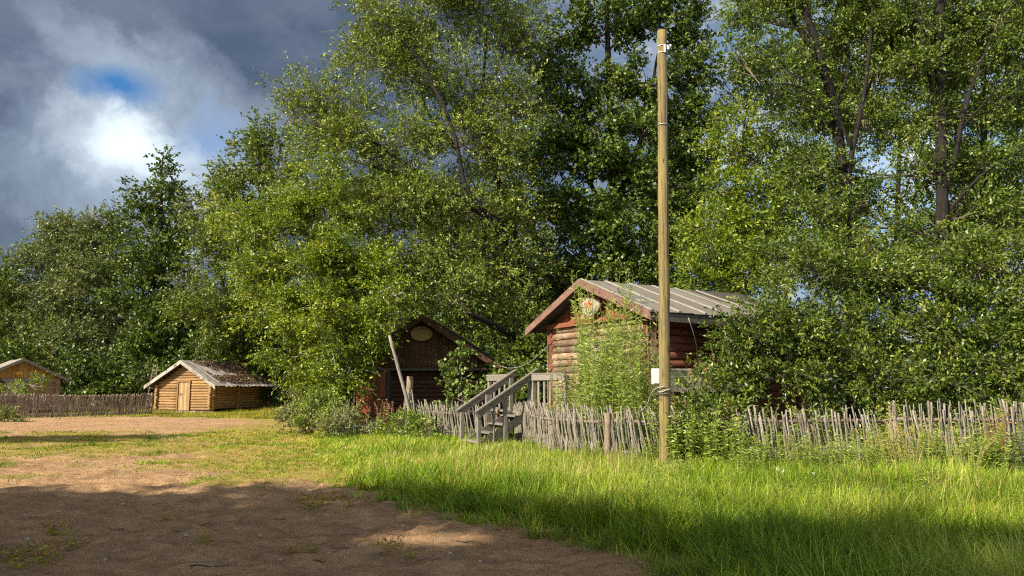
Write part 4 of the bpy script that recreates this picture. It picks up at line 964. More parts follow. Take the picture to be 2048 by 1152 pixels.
tree('willow_tree', 'forked dark willow trunk rising above the right-hand thicket', 'tree',
     [TBp(1712, 23, 34), T(1705, 620, 23, 27), T(1690, 420, 23, 23), T(1682, 320, 23, 22), T(1662, 190, 23, 20), T(1632, 110, 23, 16), T(1580, 30, 23, 12), T(1530, -60, 23, 8)],
     [B(1520, 40, 23, 72, 52, None, 1.), B(1570, -40, 23, 90, 60, None, 1.), B(1690, -30, 23, 80, 70, None, 1.1), B(1780, 30, 23, 62, 70, None, 1.), B(1700, 80, 23.6, 66, 50, None, 1.), B(1480, 110, 23, 42, 40, None, .8), B(1560, 140, 23, 62, 44, None, 1.1), B(1590, 240, 23.4, 56, 50, None, 1.), B(1770, 160, 23.4, 60, 56, None, 1.), B(1745, 260, 23.4, 50, 50, None, .7), B(1615, 330, 23, 62, 52, None, 1.1), B(1630, 430, 22.6, 70, 52, None, .8), B(1740, 400, 23, 46, 50, None, 1.1), B(1560, 500, 22, 70, 45), B(1660, 500, 22, 76, 40)],
     'lf_mid', .115, .050, 3.9, bark='bark_dark', twl=.55, spread=.26, nsub=9, showtw=.3, tintmu=.38, limbr=.05,
     limbs=[[T(1664, 200, 23, 20), T(1640, 110, 22.8, 16), T(1615, 30, 22.6, 13), T(1590, -60, 22.6, 9)], [T(1690, 400, 22.8, 14), T(1705, 300, 22.6, 11), T(1728, 200, 22.6, 9), T(1742, 80, 22.6, 7), T(1748, -50, 22.6, 5)],
            [T(1705, 300, 22.6, 7), T(1680, 240, 22.4, 5), T(1600, 170, 22.2, 4), T(1520, 168, 22, 2)], [T(1672, 230, 23, 9), T(1700, 130, 23.4, 6), T(1690, 20, 23.6, 4)], [T(1728, 200, 22.6, 5), T(1760, 120, 22.8, 4), T(1800, 60, 23, 2)]])
tree('willow_tree', 'straight dark willow trunk second from the right edge above the thicket', 'tree',
     [TBp(1893, 22, 36), T(1890, 620, 22, 28), T(1884, 430, 22, 25), T(1880, 250, 22, 22), T(1876, 100, 22, 19), T(1880, -60, 22, 18)],
     [B(1830, 40, 22, 70, 62, None, 1.1), B(1910, 10, 22.4, 80, 72, None, 1.1), B(2000, 30, 22, 70, 72, None, 1.1), B(2050, 110, 22, 60, 62, None, 1.1), B(1830, 140, 22, 54, 52, None, 1.), B(1940, 130, 22.6, 70, 60, None, 1.1), B(1850, 230, 22.4, 50, 46, None, 1.), B(2020, 210, 22.4, 62, 46, None, .8), B(1930, 230, 22.6, 52, 46, None, .8), B(1960, 330, 22.4, 60, 48, None, 1.), B(2040, 320, 22.4, 52, 56, None, 1.), B(1840, 340, 22.6, 52, 50, None, .8), B(1960, 430, 22, 66, 46, None, .7), B(2040, 440, 21.6, 60, 52, None, .8), B(1830, 460, 22, 56, 40, None, .8), B(1900, 500, 21, 90, 42, None, .9)],
     'lf_mid', .115, .052, 3.9, bark='bark_dark', twl=.55, spread=.26, nsub=9, showtw=.3, tintmu=.36,
     limbs=[[T(1884, 400, 22, 12), T(1912, 310, 21.8, 11), T(1928, 230, 21.6, 10), T(1950, 150, 21.6, 6), T(1990, 60, 21.6, 3)], [T(1882, 440, 22, 9), T(1960, 350, 21.6, 6), T(2040, 300, 21.4, 4), T(2120, 270, 21.4, 2)], [T(1878, 230, 22, 11), T(1850, 120, 21.8, 7), T(1830, 0, 21.8, 4)],
            [T(1928, 250, 21.6, 5), T(1990, 180, 21.4, 3), T(2050, 120, 21.2, 2)]])
tree('willow_tree', 'thin straight willow trunk nearest the right edge', 'tree', [TBp(1962, 24, 18), T(1965, 500, 24, 16), T(1972, 300, 24, 13), T(1968, 120, 24, 10), T(1965, -40, 24, 6)],
     [B(1990, 60, 24.4, 60, 70, None, 1.), B(2060, 230, 24.6, 60, 70, None, 1.), B(1985, 400, 24.4, 60, 60, None, 1.1)], 'lf_mid', .13, .07, 3.2, twl=.55, nsub=8, showtw=.3, tintmu=.35)
g_back = 'background trees closing the gaps of the wood'
tree('birch_tree', 'mid green tree filling the gap behind the bright willow and the tall willow', 'tree', [TBp(760, 42, 20), T(770, 560, 42, 12), T(790, 330, 42, 4)],
     [B(700, 420, 42, 70, 60), B(790, 400, 42, 75, 60), B(880, 440, 42, 75, 60), B(970, 420, 42, 70, 70), B(730, 530, 42, 80, 60), B(840, 540, 42, 80, 60), B(950, 550, 42, 80, 60), B(1040, 500, 42, 60, 80), B(800, 650, 41, 90, 60), B(930, 660, 41, 90, 60), B(640, 640, 42, 80, 70), B(1040, 640, 41, 70, 70), B(1085, 470, 41, 50, 70), B(1080, 320, 42, 44, 70), B(1070, 180, 42, 36, 60, None, .7)],
     'lf_mid', .18, .10, 3.2, twl=.8, spread=.4, nsub=7, showtw=.15, group=g_back)
tree('birch_tree', 'mid green tree filling the gap behind the dark alder and the pole', 'tree', [TBp(1330, 42, 20), T(1335, 500, 42, 12), T(1340, 260, 42, 4)],
     [B(1180, 420, 42, 80, 70), B(1300, 380, 42, 80, 70), B(1400, 330, 42, 50, 60, None, .8), B(1420, 450, 42, 80, 60), B(1530, 470, 42, 70, 70, None, .8), B(1250, 520, 41, 90, 60), B(1370, 550, 41, 90, 60), B(1490, 580, 41, 90, 60), B(1160, 600, 41, 80, 60), B(1290, 250, 42, 70, 70, None, .7)],
     'lf_mid', .18, .10, 3.2, twl=.8, spread=.4, nsub=7, showtw=.15, group=g_back)
tree('birch_tree', 'loose mid green tree in the gap behind the two dark trunks', 'tree', [TBp(1790, 36, 18), T(1795, 480, 36, 12), T(1800, 200, 36, 4)],
     [B(1620, 480, 36, 80, 60), B(1720, 500, 36, 70, 60, None, 1.15), B(1830, 520, 36, 80, 50, None, 1.15), B(1940, 480, 36, 80, 70, None, 1.15), B(2050, 420, 36, 70, 80, None, 1.15), B(1600, 200, 36, 60, 70, None, 1.15), B(1780, 260, 36, 50, 70, None, 1.15), B(1640, 330, 36, 60, 60, None, 1.15), B(1900, 340, 36, 50, 60, None, 1.15), B(1560, 60, 36, 80, 80, None, 1.15), B(1680, 120, 36, 80, 80, None, 1.15), B(1800, 60, 36, 80, 80, None, 1.15), B(1930, 120, 36, 80, 90, None, 1.15), B(2040, 60, 36, 70, 90, None, 1.15), B(2040, 220, 36, 70, 80, None, 1.15), B(1700, 220, 36, 60, 60, None, 1.15), B(1860, 200, 36, 60, 70, None, 1.15), B(1540, 330, 36, 70, 60, None, 1.15), B(1980, 330, 36, 60, 60, None, 1.15), B(1600, 400, 36, 70, 50), B(1700, 400, 36, 50, 50, None, .8), B(1840, 420, 36, 46, 46, None, .7), B(1740, 20, 36, 70, 60), B(1860, -10, 36, 80, 60), B(2000, 480, 36, 80, 60), B(1500, 180, 36, 50, 60)],
     'lf_mid', .155, .095, 4.4, twl=.8, spread=.4, nsub=8, showtw=.2, group=g_back)
# willow thicket behind the fence
bush_lv = dict(leaf='lf_bush', leafL=.10, leafW=.04, bark='twig', twl=.45, spread=.20, nsub=10, showtw=.4, tsd=.24, limbr=.03, upb=.6)
def bush(label, px, Y, blobs, lai=4.2, name='willow_bush', cat='bush', **kw):
    k = dict(bush_lv); k.update(kw)
    base = np.array([gx(px, Y), Y, -.05])
    cs = np.array([b[0] for b in blobs]); topb = cs[np.argmax(cs[:, 2])]
    r = kw.pop('trad', .05) if 'trad' in kw else .05
    k.pop('trad', None)
    return tree(name, label, cat, [(base, r), (base*.5+topb*.5+np.array([0, 0, -.1]), r*.6), (topb, r*.2)], blobs, k.pop('leaf'), k.pop('leafL'), k.pop('leafW'), lai, **k)
bush('dense willow bush pressed against the long wall of the reddish hut', 1520, 17.4,
     [B(1478, 690, 17.2, 46, 30), B(1500, 648, 16.9, 44, 32), B(1545, 628, 17.2, 44, 34), B(1570, 610, 17.8, 46, 44), B(1510, 690, 17.0, 72, 50), B(1600, 660, 17.0, 80, 56), B(1460, 735, 17.0, 42, 30), B(1560, 750, 16.6, 82, 46), B(1440, 770, 16.8, 52, 32), B(1640, 545, 18.4, 60, 50)])
bush('shaded willow bush growing through the fence right of the pole', 1430, 14.7, [B(1400, 780, 15.2, 40, 40), B(1440, 830, 14.5, 50, 46), B(1400, 880, 14.1, 36, 34), B(1465, 890, 14.0, 30, 26)], 3.4, nsub=8, spread=.16)
bush('broad glossy willow thicket below the forked trunk', 1740, 17.4,
     [B(1690, 560, 17.8, 76, 54), B(1780, 580, 17.6, 78, 56), B(1690, 650, 17.0, 80, 56), B(1790, 670, 16.8, 82, 56), B(1670, 740, 16.4, 80, 50), B(1770, 760, 16.2, 86, 46), B(1740, 520, 18.4, 66, 46, None, .8)])
bush('glossy willow thicket at the right edge of the picture', 1960, 17.2,
     [B(1870, 580, 17.4, 70, 54), B(1950, 540, 17.6, 72, 54), B(2040, 550, 17.4, 70, 60), B(1880, 670, 16.6, 78, 56), B(1970, 640, 16.8, 82, 58), B(2060, 660, 16.6, 66, 60), B(1870, 760, 16.0, 80, 44), B(1960, 750, 16.2, 80, 46), B(2050, 760, 16.0, 70, 46)])
bush('willow bush past the right end of the thicket', 2190, 16.8, [B(2140, 570, 17, 76, 66), B(2160, 690, 16.4, 80, 66), B(2240, 620, 17, 76, 70), B(2250, 740, 16.4, 76, 50)])
bush('dark green bush in the gap between dark house and reddish hut', 1050, 28, [B(1020, 720, 28, 50, 36), B(1080, 700, 27.4, 46, 46), B(1050, 755, 26, 46, 30)], leaf='lf_mid', leafL=.12, leafW=.07, nsub=8)
# understory shrubs below the far wood
for lab, px, Y, bl in [
    ('low dark shrub behind the far left hut', 120, 50, [B(60, 730, 50, 70, 40), B(150, 740, 50, 70, 44), B(230, 745, 50, 50, 44)]),
    ('low dark shrub between the two far left huts', 290, 50, [B(250, 770, 50, 60, 34), B(300, 760, 49.5, 50, 40), B(180, 780, 50, 50, 30)]),
    ('shrub behind the golden hut roof', 470, 52, [B(420, 740, 52, 70, 36), B(500, 735, 52, 70, 40), B(560, 750, 50, 50, 50)]),
    ('shady shrub right of the golden hut', 610, 50, [B(600, 755, 53, 34, 40), B(645, 770, 48, 42, 36), B(655, 730, 50, 50, 40)])]:
    bush(lab, px, Y, bl, 4.5, leaf='lf_dark', leafL=.2, leafW=.12, nsub=7, spread=.3, twl=.7)
bush('leafy pale branch sticking out over the brushwood fence', 40, 39.5, [B(30, 778, 39.4, 32, 10, .4, .8), B(60, 768, 39.2, 26, 8, .3, .7), B(84, 756, 39, 18, 6, .25, .6)], 3.2, leaf='lf_herb', leafL=.11, leafW=.05, nsub=6, spread=.12, twl=.35, twigmat='twig_pale')
# far wood that closes the view
def far_wood():
    n = 60000; X = rng.uniform(-95, 14, n); Y = rng.uniform(66, 84, n); H = 7+5*fbm(X*.12, Y*.1, 66, 3)
    Z = H*rng.random(n)**.8
    o = leaf_obj('far_wood', np.stack([X, Y, Z], 1), unit(rng.normal(0, 1, (n, 3))), .55+.3*rng.random(n), .32, .3+.25*rng.normal(0, 1, n), 'lf_dark'); tag(o, kind='stuff')
    n = 26000; X = rng.uniform(4, 34, n); Y = rng.uniform(27, 36, n); Z = (2.2+3.2*fbm(X*.3, Y*.3, 36, 3))*rng.random(n)**.8
    o = leaf_obj('undergrowth', np.stack([X, Y, Z], 1), unit(rng.normal(0, 1, (n, 3))), .22+.1*rng.random(n), .12, .3+.2*rng.normal(0, 1, n), 'lf_dark'); tag(o, kind='stuff')
far_wood()

# trees standing behind and left of the camera: they throw the shade on the yard
def gproj(P):
    k = P[:, 2]/TOSUN[2]; return P[:, 0]-TOSUN[0]*k, P[:, 1]-TOSUN[1]*k
_sun_spots = [(G(850, 1079), 150, 24), (G(1345, 1010), 60, 20), (G(1560, 1015), 90, 30), (G(660, 1150), 90, 10), (G(1240, 985), 130, 16), (G(330, 985), 90, 5), (G(560, 1010), 120, 4)]
def shade_keep(P):
    x, y = gproj(P)
    yl = np.interp(x, [-3, -1.5, 0, 2, 4, 6], [12.3, 11.8, 10.4, 8.5, 7.7, 7.5])+1.0*(fbm(x*.55, y*0, 99, 3)-.5)+.5*(vnoise(x*2.6, y*1.2, None, 12)-.5)
    k = (np.abs(P[:, 0]) > .90*P[:, 1]+.8) & (y < yl-1.7*rng.random(len(x))**1.5)
    k &= ~((vnoise(x*.9, y*2.4, None, 55)*.6+vnoise(x*2.6, y*5, None, 56)*.4 > .66) & (yl-y < 2.6))
    for g, rx, ry in _sun_spots:
        ex = rx*g[1]/F; ey = ry*g[1]**2/(F*CH)
        k &= ((x-g[0])/ex)**2+((y-g[1])/ey)**2 > .8+.5*rng.random(len(x))
    return k
def shade_tree(label, x, y, h, keep):
    b = np.array([x, y, -.1])
    bl = [((x+rng.normal(0, 1.4), y+rng.normal(0, .9), z), (3.4, 3.0, 2.3)) for z in (4.2, 6.2, 8.2, 10.2, 12.2, 14.0) for _ in (0, 1)]
    tree('maple_tree', label, 'tree', [(b, .3), (np.array([x+.2, y, h*.6]), .2), (np.array([x, y, h]), .05)], bl, 'lf_mid', .30, .24, 1.9, nsub=7, twl=1.0, spread=.5, keep=keep, group='trees behind the camera', showtw=.1)
for x, y in [(-27.5, -1.5), (-22.8, -2.2), (-18.2, -1.6), (-13.6, -2.2), (-9.2, -1.8), (-5.0, -2.4)]:
    shade_tree('broad leafy tree out of sight behind the camera', x, y, 15, shade_keep)
def band_keep(P):
    x, y = gproj(P); c = 22.4+(x+14)*.22
    return (np.abs(y-c+.5*(fbm(x*.6, x*0, 9, 2)-.5)) < 1.5+.5*(vnoise(x*2, y*2, None, 4)-.5)) & (x < -7.3) & (np.abs(P[:, 0]) > .90*P[:, 1]+.8)
for x, y in [(-33.5, 10.5), (-29.5, 11.5)]:
    shade_tree('broad leafy tree out of sight left of the yard', x, y, 14, band_keep)
print('tree leaves', tree.total)

# ------------------------------------------------------------------ herbs and small plants
def herb(name, label, cat, h, nl, L, W, mat, stem='stem', flower=None, nst=1, spread=.12, leanm=.12, group=None, droop=.25, r=.006, start=.12, lw_top=.5, fsize=.10, fn=50):
    root = thing(name, label, cat, (0, 0, 0), 0, group)
    sb = MB(); P, D, LL, TT = [], [], [], []; fp = []
    for s in range(nst):
        a = random.random()*2*PI; rr = spread*math.sqrt(random.random()) if nst > 1 else 0
        b = np.array([rr*math.cos(a), rr*math.sin(a), -.03]); hh = h*random.uniform(.7, 1.1)
        ln = leanm*random.uniform(.3, 1.4); aa = a+random.gauss(0, .8)
        e = b+np.array([ln*hh*math.cos(aa), ln*hh*math.sin(aa), hh]); md = (b+e)/2+np.array([-.3*ln*hh*math.cos(aa), -.3*ln*hh*math.sin(aa), .06*hh])
        pts = bez(b, md, e, 8); sb.tube(pts, np.linspace(r, r*.4, 8), 5, cap=False)
        t = start+(1-start)*(np.arange(nl)+rng.random(nl))/nl
        k = np.minimum((t*7).astype(int), 6); fr = t*7-k
        p = pts[k]+(pts[k+1]-pts[k])*fr[:, None]
        az = np.arange(nl)*2.4+rng.normal(0, .4, nl)
        up = rng.normal(.35-droop, .25, nl)+.5*(t > .85)
        d = unit(np.stack([np.cos(az), np.sin(az), up], 1))
        P.append(p); D.append(d); LL.append(L*(1-(1-lw_top)*t)*rng.uniform(.7, 1.2, nl)); TT.append(.45+.25*t+rng.normal(0, .18, nl))
        fp.append((pts[-1], unit(pts[-1]-pts[-2])))
    sb.build('stem', stem, root)
    P = np.concatenate(P); D = np.concatenate(D); LL = np.concatenate(LL)
    leaf_obj('foliage', P, D, LL, LL*W/L, np.concatenate(TT), mat, root, .6)
    if flower:
        FP, FD = [], []
        for q, d in fp:
            u = rng.random(fn)
            FP.append(q-d*(u*fsize*2.2)[:, None]+rng.normal(0, fsize*.22, (fn, 3))*(.3+u)[:, None]); FD.append(unit(rng.normal(0, 1, (fn, 3))))
        FP = np.concatenate(FP); FD = np.concatenate(FD)
        leaf_obj('flower_head', FP, FD, .022, .014, rng.random(len(FP)), flower, root, .5)
    return root
def put(o, x, y, sc=1., rz=None, label=None, first=[None]):
    o.location = (x, y, float(ground_z(x, y))); o.scale = (sc, sc, sc*random.uniform(.92, 1.08)); o.rotation_euler = (0, 0, random.random()*6.28 if rz is None else rz)
    if label: o['label'] = label
    return o
def scatter(protos, spots):
    used = set()
    for (x, y, sc) in spots:
        p = random.choice(protos)
        o = p if p.name not in used else copy_tree(p)
        used.add(p.name); put(o, x, y, sc)
    for p in protos:
        if p.name not in used: 
            for ch in list(p.children): bpy.data.objects.remove(ch)
            bpy.data.objects.remove(p)
def pxspots(lst, jit=.0): return [(gx(px, Y)+random.gauss(0, jit), Y+random.gauss(0, jit), sc) for px, Y, sc in lst]

# tall willowherb standing in front of the reddish hut
gA = 'tall willow shoots before the reddish hut'
pr = [herb('willow_shoot', 'tall bright narrow-leaved willow shoot growing before the reddish hut wall', 'plant', 3.95, 56, .27, .058, 'lf_herb', 'stem', None, 8, .48, .14, gA, .15, .009) for _ in range(4)]
scatter(pr, pxspots([(1150, 17.9, .62), (1168, 18.0, .72), (1185, 17.6, .84), (1203, 17.5, .95), (1218, 17.2, .92), (1232, 17.0, .86), (1247, 16.8, .78), (1262, 16.6, .72), (1215, 16.9, 1.02), (1276, 16.2, .62), (1160, 17.4, .5), (1190, 17.0, .6), (1226, 16.6, .66), (1250, 16.2, .58), (1290, 15.8, .52), (1135, 18.2, .42), (1205, 16.6, .55), (1178, 17.9, .6), (1142, 17.2, .7), (1155, 16.7, .5), (1172, 16.3, .55), (1240, 15.6, .62), (1262, 15.4, .66), (1282, 15.2, .6), (1222, 16.0, .8), (1198, 16.2, .75), (1270, 16.8, .8), (1288, 16.3, .75), (1210, 18.2, 1.0), (1128, 17.5, .5), (1236, 16.4, .85), (1225, 17.6, 1.05), (1192, 17.9, .9), (1278, 15.6, .72), (1294, 15.3, .6)], .06))
# willowherb and weeds along the fence
gW = 'weed stems in the grass along the stick fence'
pw = [herb('weed_plant', 'green narrow-leaved weed growing in the grass along the stick fence', 'plant', 1.1, 46, .15, .044, 'lf_herb', 'stem', None, 8, .26, .22, gW) for _ in range(5)]
sp_l = []
for px, Y in [(1345, 14.2), (1360, 14.1), (1378, 14.4), (1392, 13.9), (1405, 14.2), (1420, 14.6), (1432, 13.8), (1446, 14.2), (1460, 13.8), (1473, 14.1), (1370, 13.8), (1415, 13.7), (1450, 13.4), (1355, 14.8), (1400, 14.9), (1440, 14.8), (1480, 14.7)]:
    sp_l.append((px, Y, random.uniform(.75, 1.15)))
for k in range(16):
    px = random.uniform(1500, 2060); sp_l.append((px, random.uniform(14.0, 14.6), random.uniform(.85, 1.15)))
for k in range(60):
    px = random.uniform(1480, 2060); sp_l.append((px, random.uniform(12.4, 13.1), random.uniform(.35, .78)))
for k in range(26):
    px = random.uniform(1050, 1330); sp_l.append((px, np.interp(px, [1030, 1200, 1330], [19.6, 15.0, 14.3])-random.uniform(.1, .6), random.uniform(.25, .5)))
for k in range(22):
    px = random.uniform(1060, 1330); sp_l.append((px, np.interp(px, [1030, 1200, 1330], [20.2, 15.6, 14.8])+random.uniform(.1, .6), random.uniform(.7, 1.1)))
for k in range(40):
    Yq = random.uniform(8.6, 12.6); sp_l.append((random.uniform(1100, 2060), Yq, random.uniform(.28, .46)))
scatter(pw, pxspots(sp_l, .05))
# rosebay with reddish seed heads beside the pole
gR = 'seeding willowherb beside the hut eave'
pr = [herb('willowherb', 'willowherb with reddish seed heads beside the pole and hut', 'plant', 2.1, 60, .17, .034, 'lf_herb', 'stem_red', 'seed_red', 2, .14, .10, gR, .2, .008, fsize=.13, fn=80) for _ in range(3)]
scatter(pr, pxspots([(1372, 15.7, 1.0), (1392, 15.9, 1.05), (1408, 15.6, .98), (1420, 16.0, .9), (1436, 15.8, .82), (1360, 16.1, .85), (1300, 15.6, .95), (1312, 16.0, 1.0), (1385, 15.2, .8), (1350, 15.3, .7), (1450, 15.2, .7)], .03))
# yellowing plant at the right
o = herb('yellow_plant', 'orange and yellow withering plant leaning on the right end of the fence', 'plant', 1.4, 80, .22, .045, 'lf_yellow', 'stem_red', None, 5, .10, .18, None, .55, .008); put(o, gx(1992, 12.95), 12.95, .82)
# small alder sapling with round leaves
def sapling():
    x, Y = gx(925, 24.2), 24.2
    k = dict(leaf='lf_round', leafL=.12, leafW=.105, nsub=5, spread=.06, twl=.2, showtw=.3, limbr=.012, nper=5, trad=.02)
    bush('young alder sapling with big round leaves before the dark house', 930, 24.0, [B(918, 700, 24, 8, 12), B(893, 738, 24, 11, 8), B(938, 712, 24, 11, 9), B(908, 735, 24.1, 12, 10), B(895, 765, 23.9, 16, 10), B(925, 755, 23.9, 14, 10)], 1.7, name='alder_sapling', cat='sapling', **k)
    bush('leafy round-leaved shrub between the dark house and the stairs', 950, 23.4, [B(915, 798, 23.4, 32, 14), B(955, 790, 23.2, 26, 18), B(980, 772, 23.2, 18, 14), B(880, 804, 23.4, 24, 12)], 2.6, name='alder_shrub', cat='shrub', leaf='lf_round', leafL=.10, leafW=.075, nsub=6, spread=.09, twl=.25, trad=.02)
sapling()
# weedy shrubs left of the dark house
def wshrub(label, px, Y, bl, leaf, L, W, lai=3.5, name='shrub', tw='twig', **k):
    return bush(label, px, Y, bl, lai, name=name, cat='shrub', leaf=leaf, leafL=L, leafW=W, nsub=8, spread=.13, twl=.32, twigmat=tw, trad=.015, limbr=.015, **k)
wshrub('bright green leafy shrub below the bright willow', 645, 24.2, [B(645, 815, 24.2, 42, 24), B(620, 830, 24, 30, 22), B(675, 830, 24, 30, 22)], 'lf_herb', .09, .035)
wshrub('pale olive shrub beside the tree stump', 602, 25.0, [B(600, 830, 25, 36, 26), B(575, 845, 24.8, 26, 16), B(625, 845, 24.4, 36, 20), B(600, 800, 25.4, 30, 20)], 'lf_sage', .08, .03)
wshrub('dry greyish shrub with bare twigs in front of the plank door', 690, 22.8, [B(690, 840, 22.8, 36, 24), B(720, 850, 22.6, 34, 20), B(665, 855, 22.6, 26, 18), B(745, 858, 22.6, 22, 14)], 'lf_sage', .08, .022, 2.6, tw='twig_pale', showtw=.8)
wshrub('green leafy weed bush at the left end of the stick fence', 815, 21.6, [B(800, 858, 21.6, 32, 20), B(835, 850, 21.4, 30, 26), B(770, 868, 21.6, 30, 14), B(850, 868, 21, 22, 16)], 'lf_herb', .10, .035, 3.2)
wshrub('bushy grey-green herb at the far left corner of the yard', 15, 33.5, [B(15, 838, 33.5, 22, 20), B(0, 846, 33.4, 20, 14), B(34, 848, 33.4, 14, 12)], 'lf_sage', .09, .03, 2.6)
pd = [herb('dock_plant', 'dry reddish dock stalks standing before the plank door', 'plant', 1.25, 22, .14, .04, 'lf_yellow', 'stem_red', 'seed_red', 4, .2, .18, 'dry dock stalks by the plank door', .4, .006, .1, .5, .14, 60)]
scatter(pd, pxspots([(770, 22.4, .9), (785, 23.0, 1.0), (795, 22.8, .8), (755, 22.8, .75)], .05))
pg = [herb('goldenrod', 'small clump of yellow flowers at the edge of the sand', 'flower', .38, 22, .08, .02, 'lf_herb', 'stem', 'petal_yellow', 7, .22, .2, 'yellow flower clumps in the grass', .2, .004, .1, .5, .06, 26)]
scatter(pg, [(G(637, 881)[0], G(637, 881)[1], 1.), (G(1110, 905)[0], G(1110, 905)[1], .8), (G(1096, 912)[0], G(1096, 912)[1], .7)])
pk = [herb('purple_flower', 'slim stem with a pink flower head among the fence weeds', 'flower', 1.15, 18, .10, .022, 'lf_herb', 'stem', 'petal_pink', 1, .1, .1, 'pink flowers along the fence', .2, .005, .2, .5, .06, 40)]
scatter(pk, pxspots([(1056, 19.9, 1.12), (1076, 19.8, 1.05), (1140, 18.9, .95), (1150, 18.7, .93), (1160, 18.5, .92), (1376, 14.3, .42), (838, 23.4, 1.2)], .02))
pwf = [herb('white_flower', 'small white yarrow flower standing in the grass', 'flower', .5, 10, .07, .02, 'lf_herb', 'stem', 'petal_white', 1, .1, .1, 'white flowers in the grass', .2, .004, .2, .5, .022, 14)]
scatter(pwf, [(G(px, py)[0], G(px, py)[1], 1.) for px, py in [(1560, 1000), (1566, 1004), (1633, 1005), (995, 935), (1540, 960), (972, 938)]])
# taller straw stalks at right
pst = [herb('dry_stalks', 'leaning tuft of tall pale dry grass stalks before the fence', 'grass tuft', 1.15, 6, .16, .012, 'straw', 'stem', 'straw', 14, .22, .45, 'dry grass tufts before the fence', .1, .004, .1, .6, .07, 14)]
for ch in pst[0].children:
    if ch.name.startswith('stem'): ch.data.materials[0] = M['straw']
scatter(pst, pxspots([(1795, 12.6, .9), (1845, 12.5, 1.0), (1880, 12.7, .8), (1730, 12.7, .6), (1600, 12.9, .6), (1930, 12.2, .7), (1820, 12.3, .8)], .05))
# plantain tufts on the sand
ppl = [herb('plantain', 'thin plantain stalks sprouting from the shaded sand', 'plant', .17, 5, .09, .022, 'grass_short', 'stem_red', 'seed_red', 7, .10, .3, 'plantain tufts on the sand', .2, .0025, .0, .8, .02, 6) for _ in range(2)]
scatter(ppl, [(G(px, py)[0], G(px, py)[1], s) for px, py, s in [(622, 1022, 1.2), (600, 1008, 1.), (645, 1015, 1.), (522, 980, .9), (700, 1018, .9), (660, 1003, 1.), (735, 1018, .8), (412, 1088, .8), (585, 1100, .7), (620, 1103, .7), (780, 1110, 1.), (820, 1118, .7), (140, 1095, 1.), (80, 1110, .9), (110, 1075, 1.1), (330, 1040, .6), (690, 1000, .8), (20, 1120, 1.2), (55, 1135, 1.1), (100, 1135, .9)]])

# ------------------------------------------------------------------ sky, sun, camera
w = bpy.data.worlds.new('World'); S.world = w; w.use_nodes = True
t = NT(w.node_tree); bg = w.node_tree.nodes['Background']
sky = t.new('ShaderNodeTexSky', sky_type='NISHITA'); sky.sun_disc = False; sky.sun_elevation = SEL
sky.sun_rotation = math.atan2(TOSUN[0], TOSUN[1])
gen = t.new('ShaderNodeTexCoord').outputs['Generated']
def pdir(px, py): return unit(U(px, py, 10.)-np.array([0, 0, CH]))
warp = t.noise(gen, 6.0, 9, .66, 0., True)
wv = t.new('ShaderNodeVectorMath', operation='SUBTRACT'); t.l.new(warp, wv.inputs[0]); wv.inputs[1].default_value = (.5, .5, .5)
def blob(px, py, rx, ry, wp, soft=.6, rot=0.):
    """soft cloud mass round a sky direction, edges broken by noise"""
    c = pdir(px, py)
    s = t.new('ShaderNodeVectorMath', operation='SCALE'); t.l.new(wv.outputs[0], s.inputs[0]); s.inputs['Scale'].default_value = wp
    a1 = t.new('ShaderNodeVectorMath', operation='ADD'); t.l.new(gen, a1.inputs[0]); t.l.new(s.outputs[0], a1.inputs[1])
    a2 = t.new('ShaderNodeVectorMath', operation='SUBTRACT'); t.l.new(a1.outputs[0], a2.inputs[0]); a2.inputs[1].default_value = tuple(c)
    # local axes on the sky sphere
    ex = unit(np.cross(c, [0, 0, 1.])); ey = np.cross(ex, c); cr, sr = math.cos(rot), math.sin(rot)
    ex, ey = ex*cr+ey*sr, -ex*sr+ey*cr
    out = None
    acc = None
    for ax, r in ((ex, rx/F), (ey, ry/F), (c, max(rx, ry)/F*1.2)):
        d = t.new('ShaderNodeVectorMath', operation='DOT_PRODUCT'); t.l.new(a2.outputs[0], d.inputs[0]); d.inputs[1].default_value = tuple(ax/r)
        q = t.math('MULTIPLY', d.outputs['Value'], d.outputs['Value']); acc = q if acc is None else t.math('ADD', acc, q)
    return t.ramp(t.math('SQRT', acc), [(max(0, 1-soft)*.5, 1.), (.5+.5*soft*.6, 0.)]) if False else t.ramp(t.math('MULTIPLY', t.math('SQRT', acc), .5), [(max(0., .5-.5*soft), 1.), (min(1, .5+.3*soft), 0.)])
n1 = t.noise(t.coord((1, 1, 1.9), src=gen), 2.6, 8, .56, .4)
n2 = t.noise(t.coord((1, 1, 1.8), src=gen), 8.0, 9, .62, .5)
n3 = t.math('ADD', t.math('MULTIPLY', n1, .62), t.math('MULTIPLY', n2, .38))
SKE = 1.0
cloud = t.ramp(n3, [(.36, (.033, .050, .088)), (.48, (.060, .080, .122)), (.60, (.105, .125, .170)), (.70, (.17, .195, .24))])
bl_sky = t.mix(1.0, sky.outputs[0], (.085, .085, .085), 'MULTIPLY')
bl_deep = (.035, .14, .34)
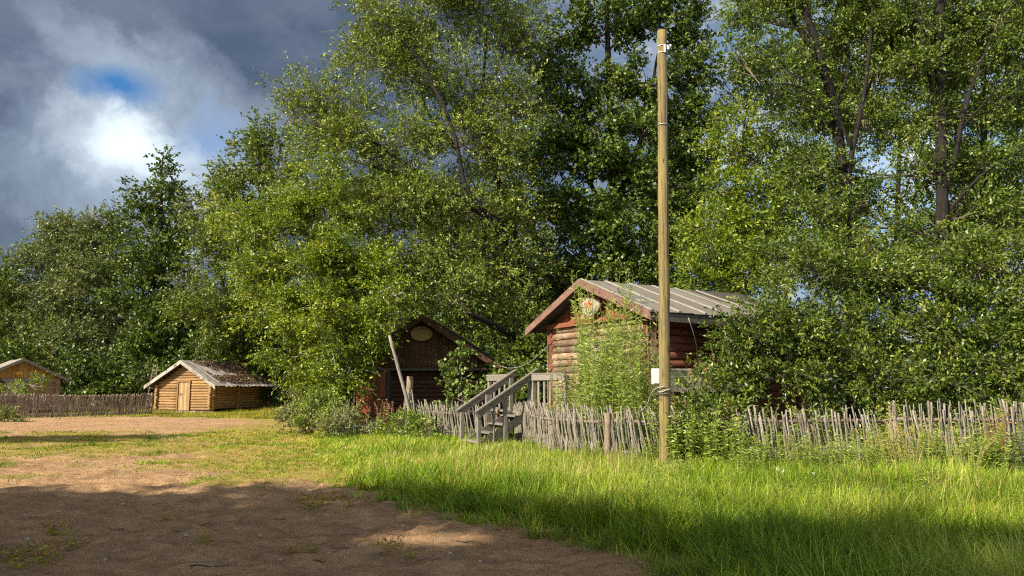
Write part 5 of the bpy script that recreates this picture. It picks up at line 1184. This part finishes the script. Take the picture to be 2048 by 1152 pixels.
# breaks in the cloud cover: open sky towards the right, a few holes at left
open_r = blob(1950, 300, 620, 560, .25, .8)
brk = t.math('MULTIPLY', open_r, t.ramp(n3, [(.40, 1.), (.56, .35)]))
col = t.mix(brk, cloud, (.26, .40, .60))
col = t.mix(t.math('MULTIPLY', open_r, t.ramp(n2, [(.5, 0.), (.65, .9)])), col, (.62, .66, .70))
grey = blob(190, 220, 110, 150, .2, .9)
col = t.mix(t.math('MULTIPLY', grey, .6), col, (.165, .205, .27))
col = t.mix(t.math('MULTIPLY', blob(330, 305, 185, 125, .26, 1.0), .9), col, (.36, .43, .52))
col = t.mix(t.math('MULTIPLY', blob(170, 110, 130, 40, .2, .9, -.5), .6), col, (.32, .38, .44))
col = t.mix(t.math('MULTIPLY', blob(420, 270, 60, 40, .2, .9), .6), col, (.13, .24, .46))
col = t.mix(t.math('MULTIPLY', blob(258, 278, 105, 58, .22, 1.0, -.35), .85), col, (.55, .63, .68))
col = t.mix(t.math('MULTIPLY', blob(262, 268, 48, 40, .14, 1.), .9), col, (.80, .88, .89))
col = t.mix(t.math('MULTIPLY', blob(222, 170, 62, 28, .085, .7), 1.0), col, bl_deep)
# overhead and behind the camera the cover is thinner and brighter
sep = t.new('ShaderNodeSeparateXYZ'); t.l.new(gen, sep.inputs[0])
back = t.ramp(t.math('ADD', t.math('MULTIPLY', sep.outputs['Y'], -.5), .5), [(.35, 0.), (.8, 1.)])
col = t.mix(t.math('MULTIPLY', back, .9), col, t.mix(t.ramp(n3, [(.42, 0.), (.62, 1.)]), bl_sky, (1.5, 1.52, 1.56)))
t.put(bg.inputs['Color'], t.mix(.12, col, bl_sky, 'ADD')); bg.inputs['Strength'].default_value = .74

sl = bpy.data.lights.new('sun', 'SUN'); sl.energy = 5.0; sl.angle = math.radians(.6); sl.color = (1.0, .90, .74)
so = bpy.data.objects.new('sun', sl); COL.objects.link(so); so.location = (-20, -20, 30)
so.rotation_euler = Vector(-TOSUN).to_track_quat('-Z', 'Y').to_euler()

cam = bpy.data.cameras.new('camera'); cam.sensor_width = 36; cam.lens = 36*F/2048; cam.clip_end = 3000; cam.clip_start = .1
co = bpy.data.objects.new('camera', cam); COL.objects.link(co); co.location = (0, 0, CH); co.rotation_euler = (PI/2+PIT, 0, 0); S.camera = co
S.view_settings.view_transform = 'Standard'; S.view_settings.look = 'None'; S.view_settings.gamma = 1; S.view_settings.exposure = 1.02
S.render.engine = 'CYCLES'
S.cycles.max_bounces = 6; S.cycles.diffuse_bounces = 3; S.cycles.glossy_bounces = 2; S.cycles.transmission_bounces = 3
S.cycles.use_denoising = False
S.cycles.pixel_filter_type = 'BLACKMAN_HARRIS'; S.cycles.filter_width = 1.15
S.cycles.sample_clamp_indirect = 4
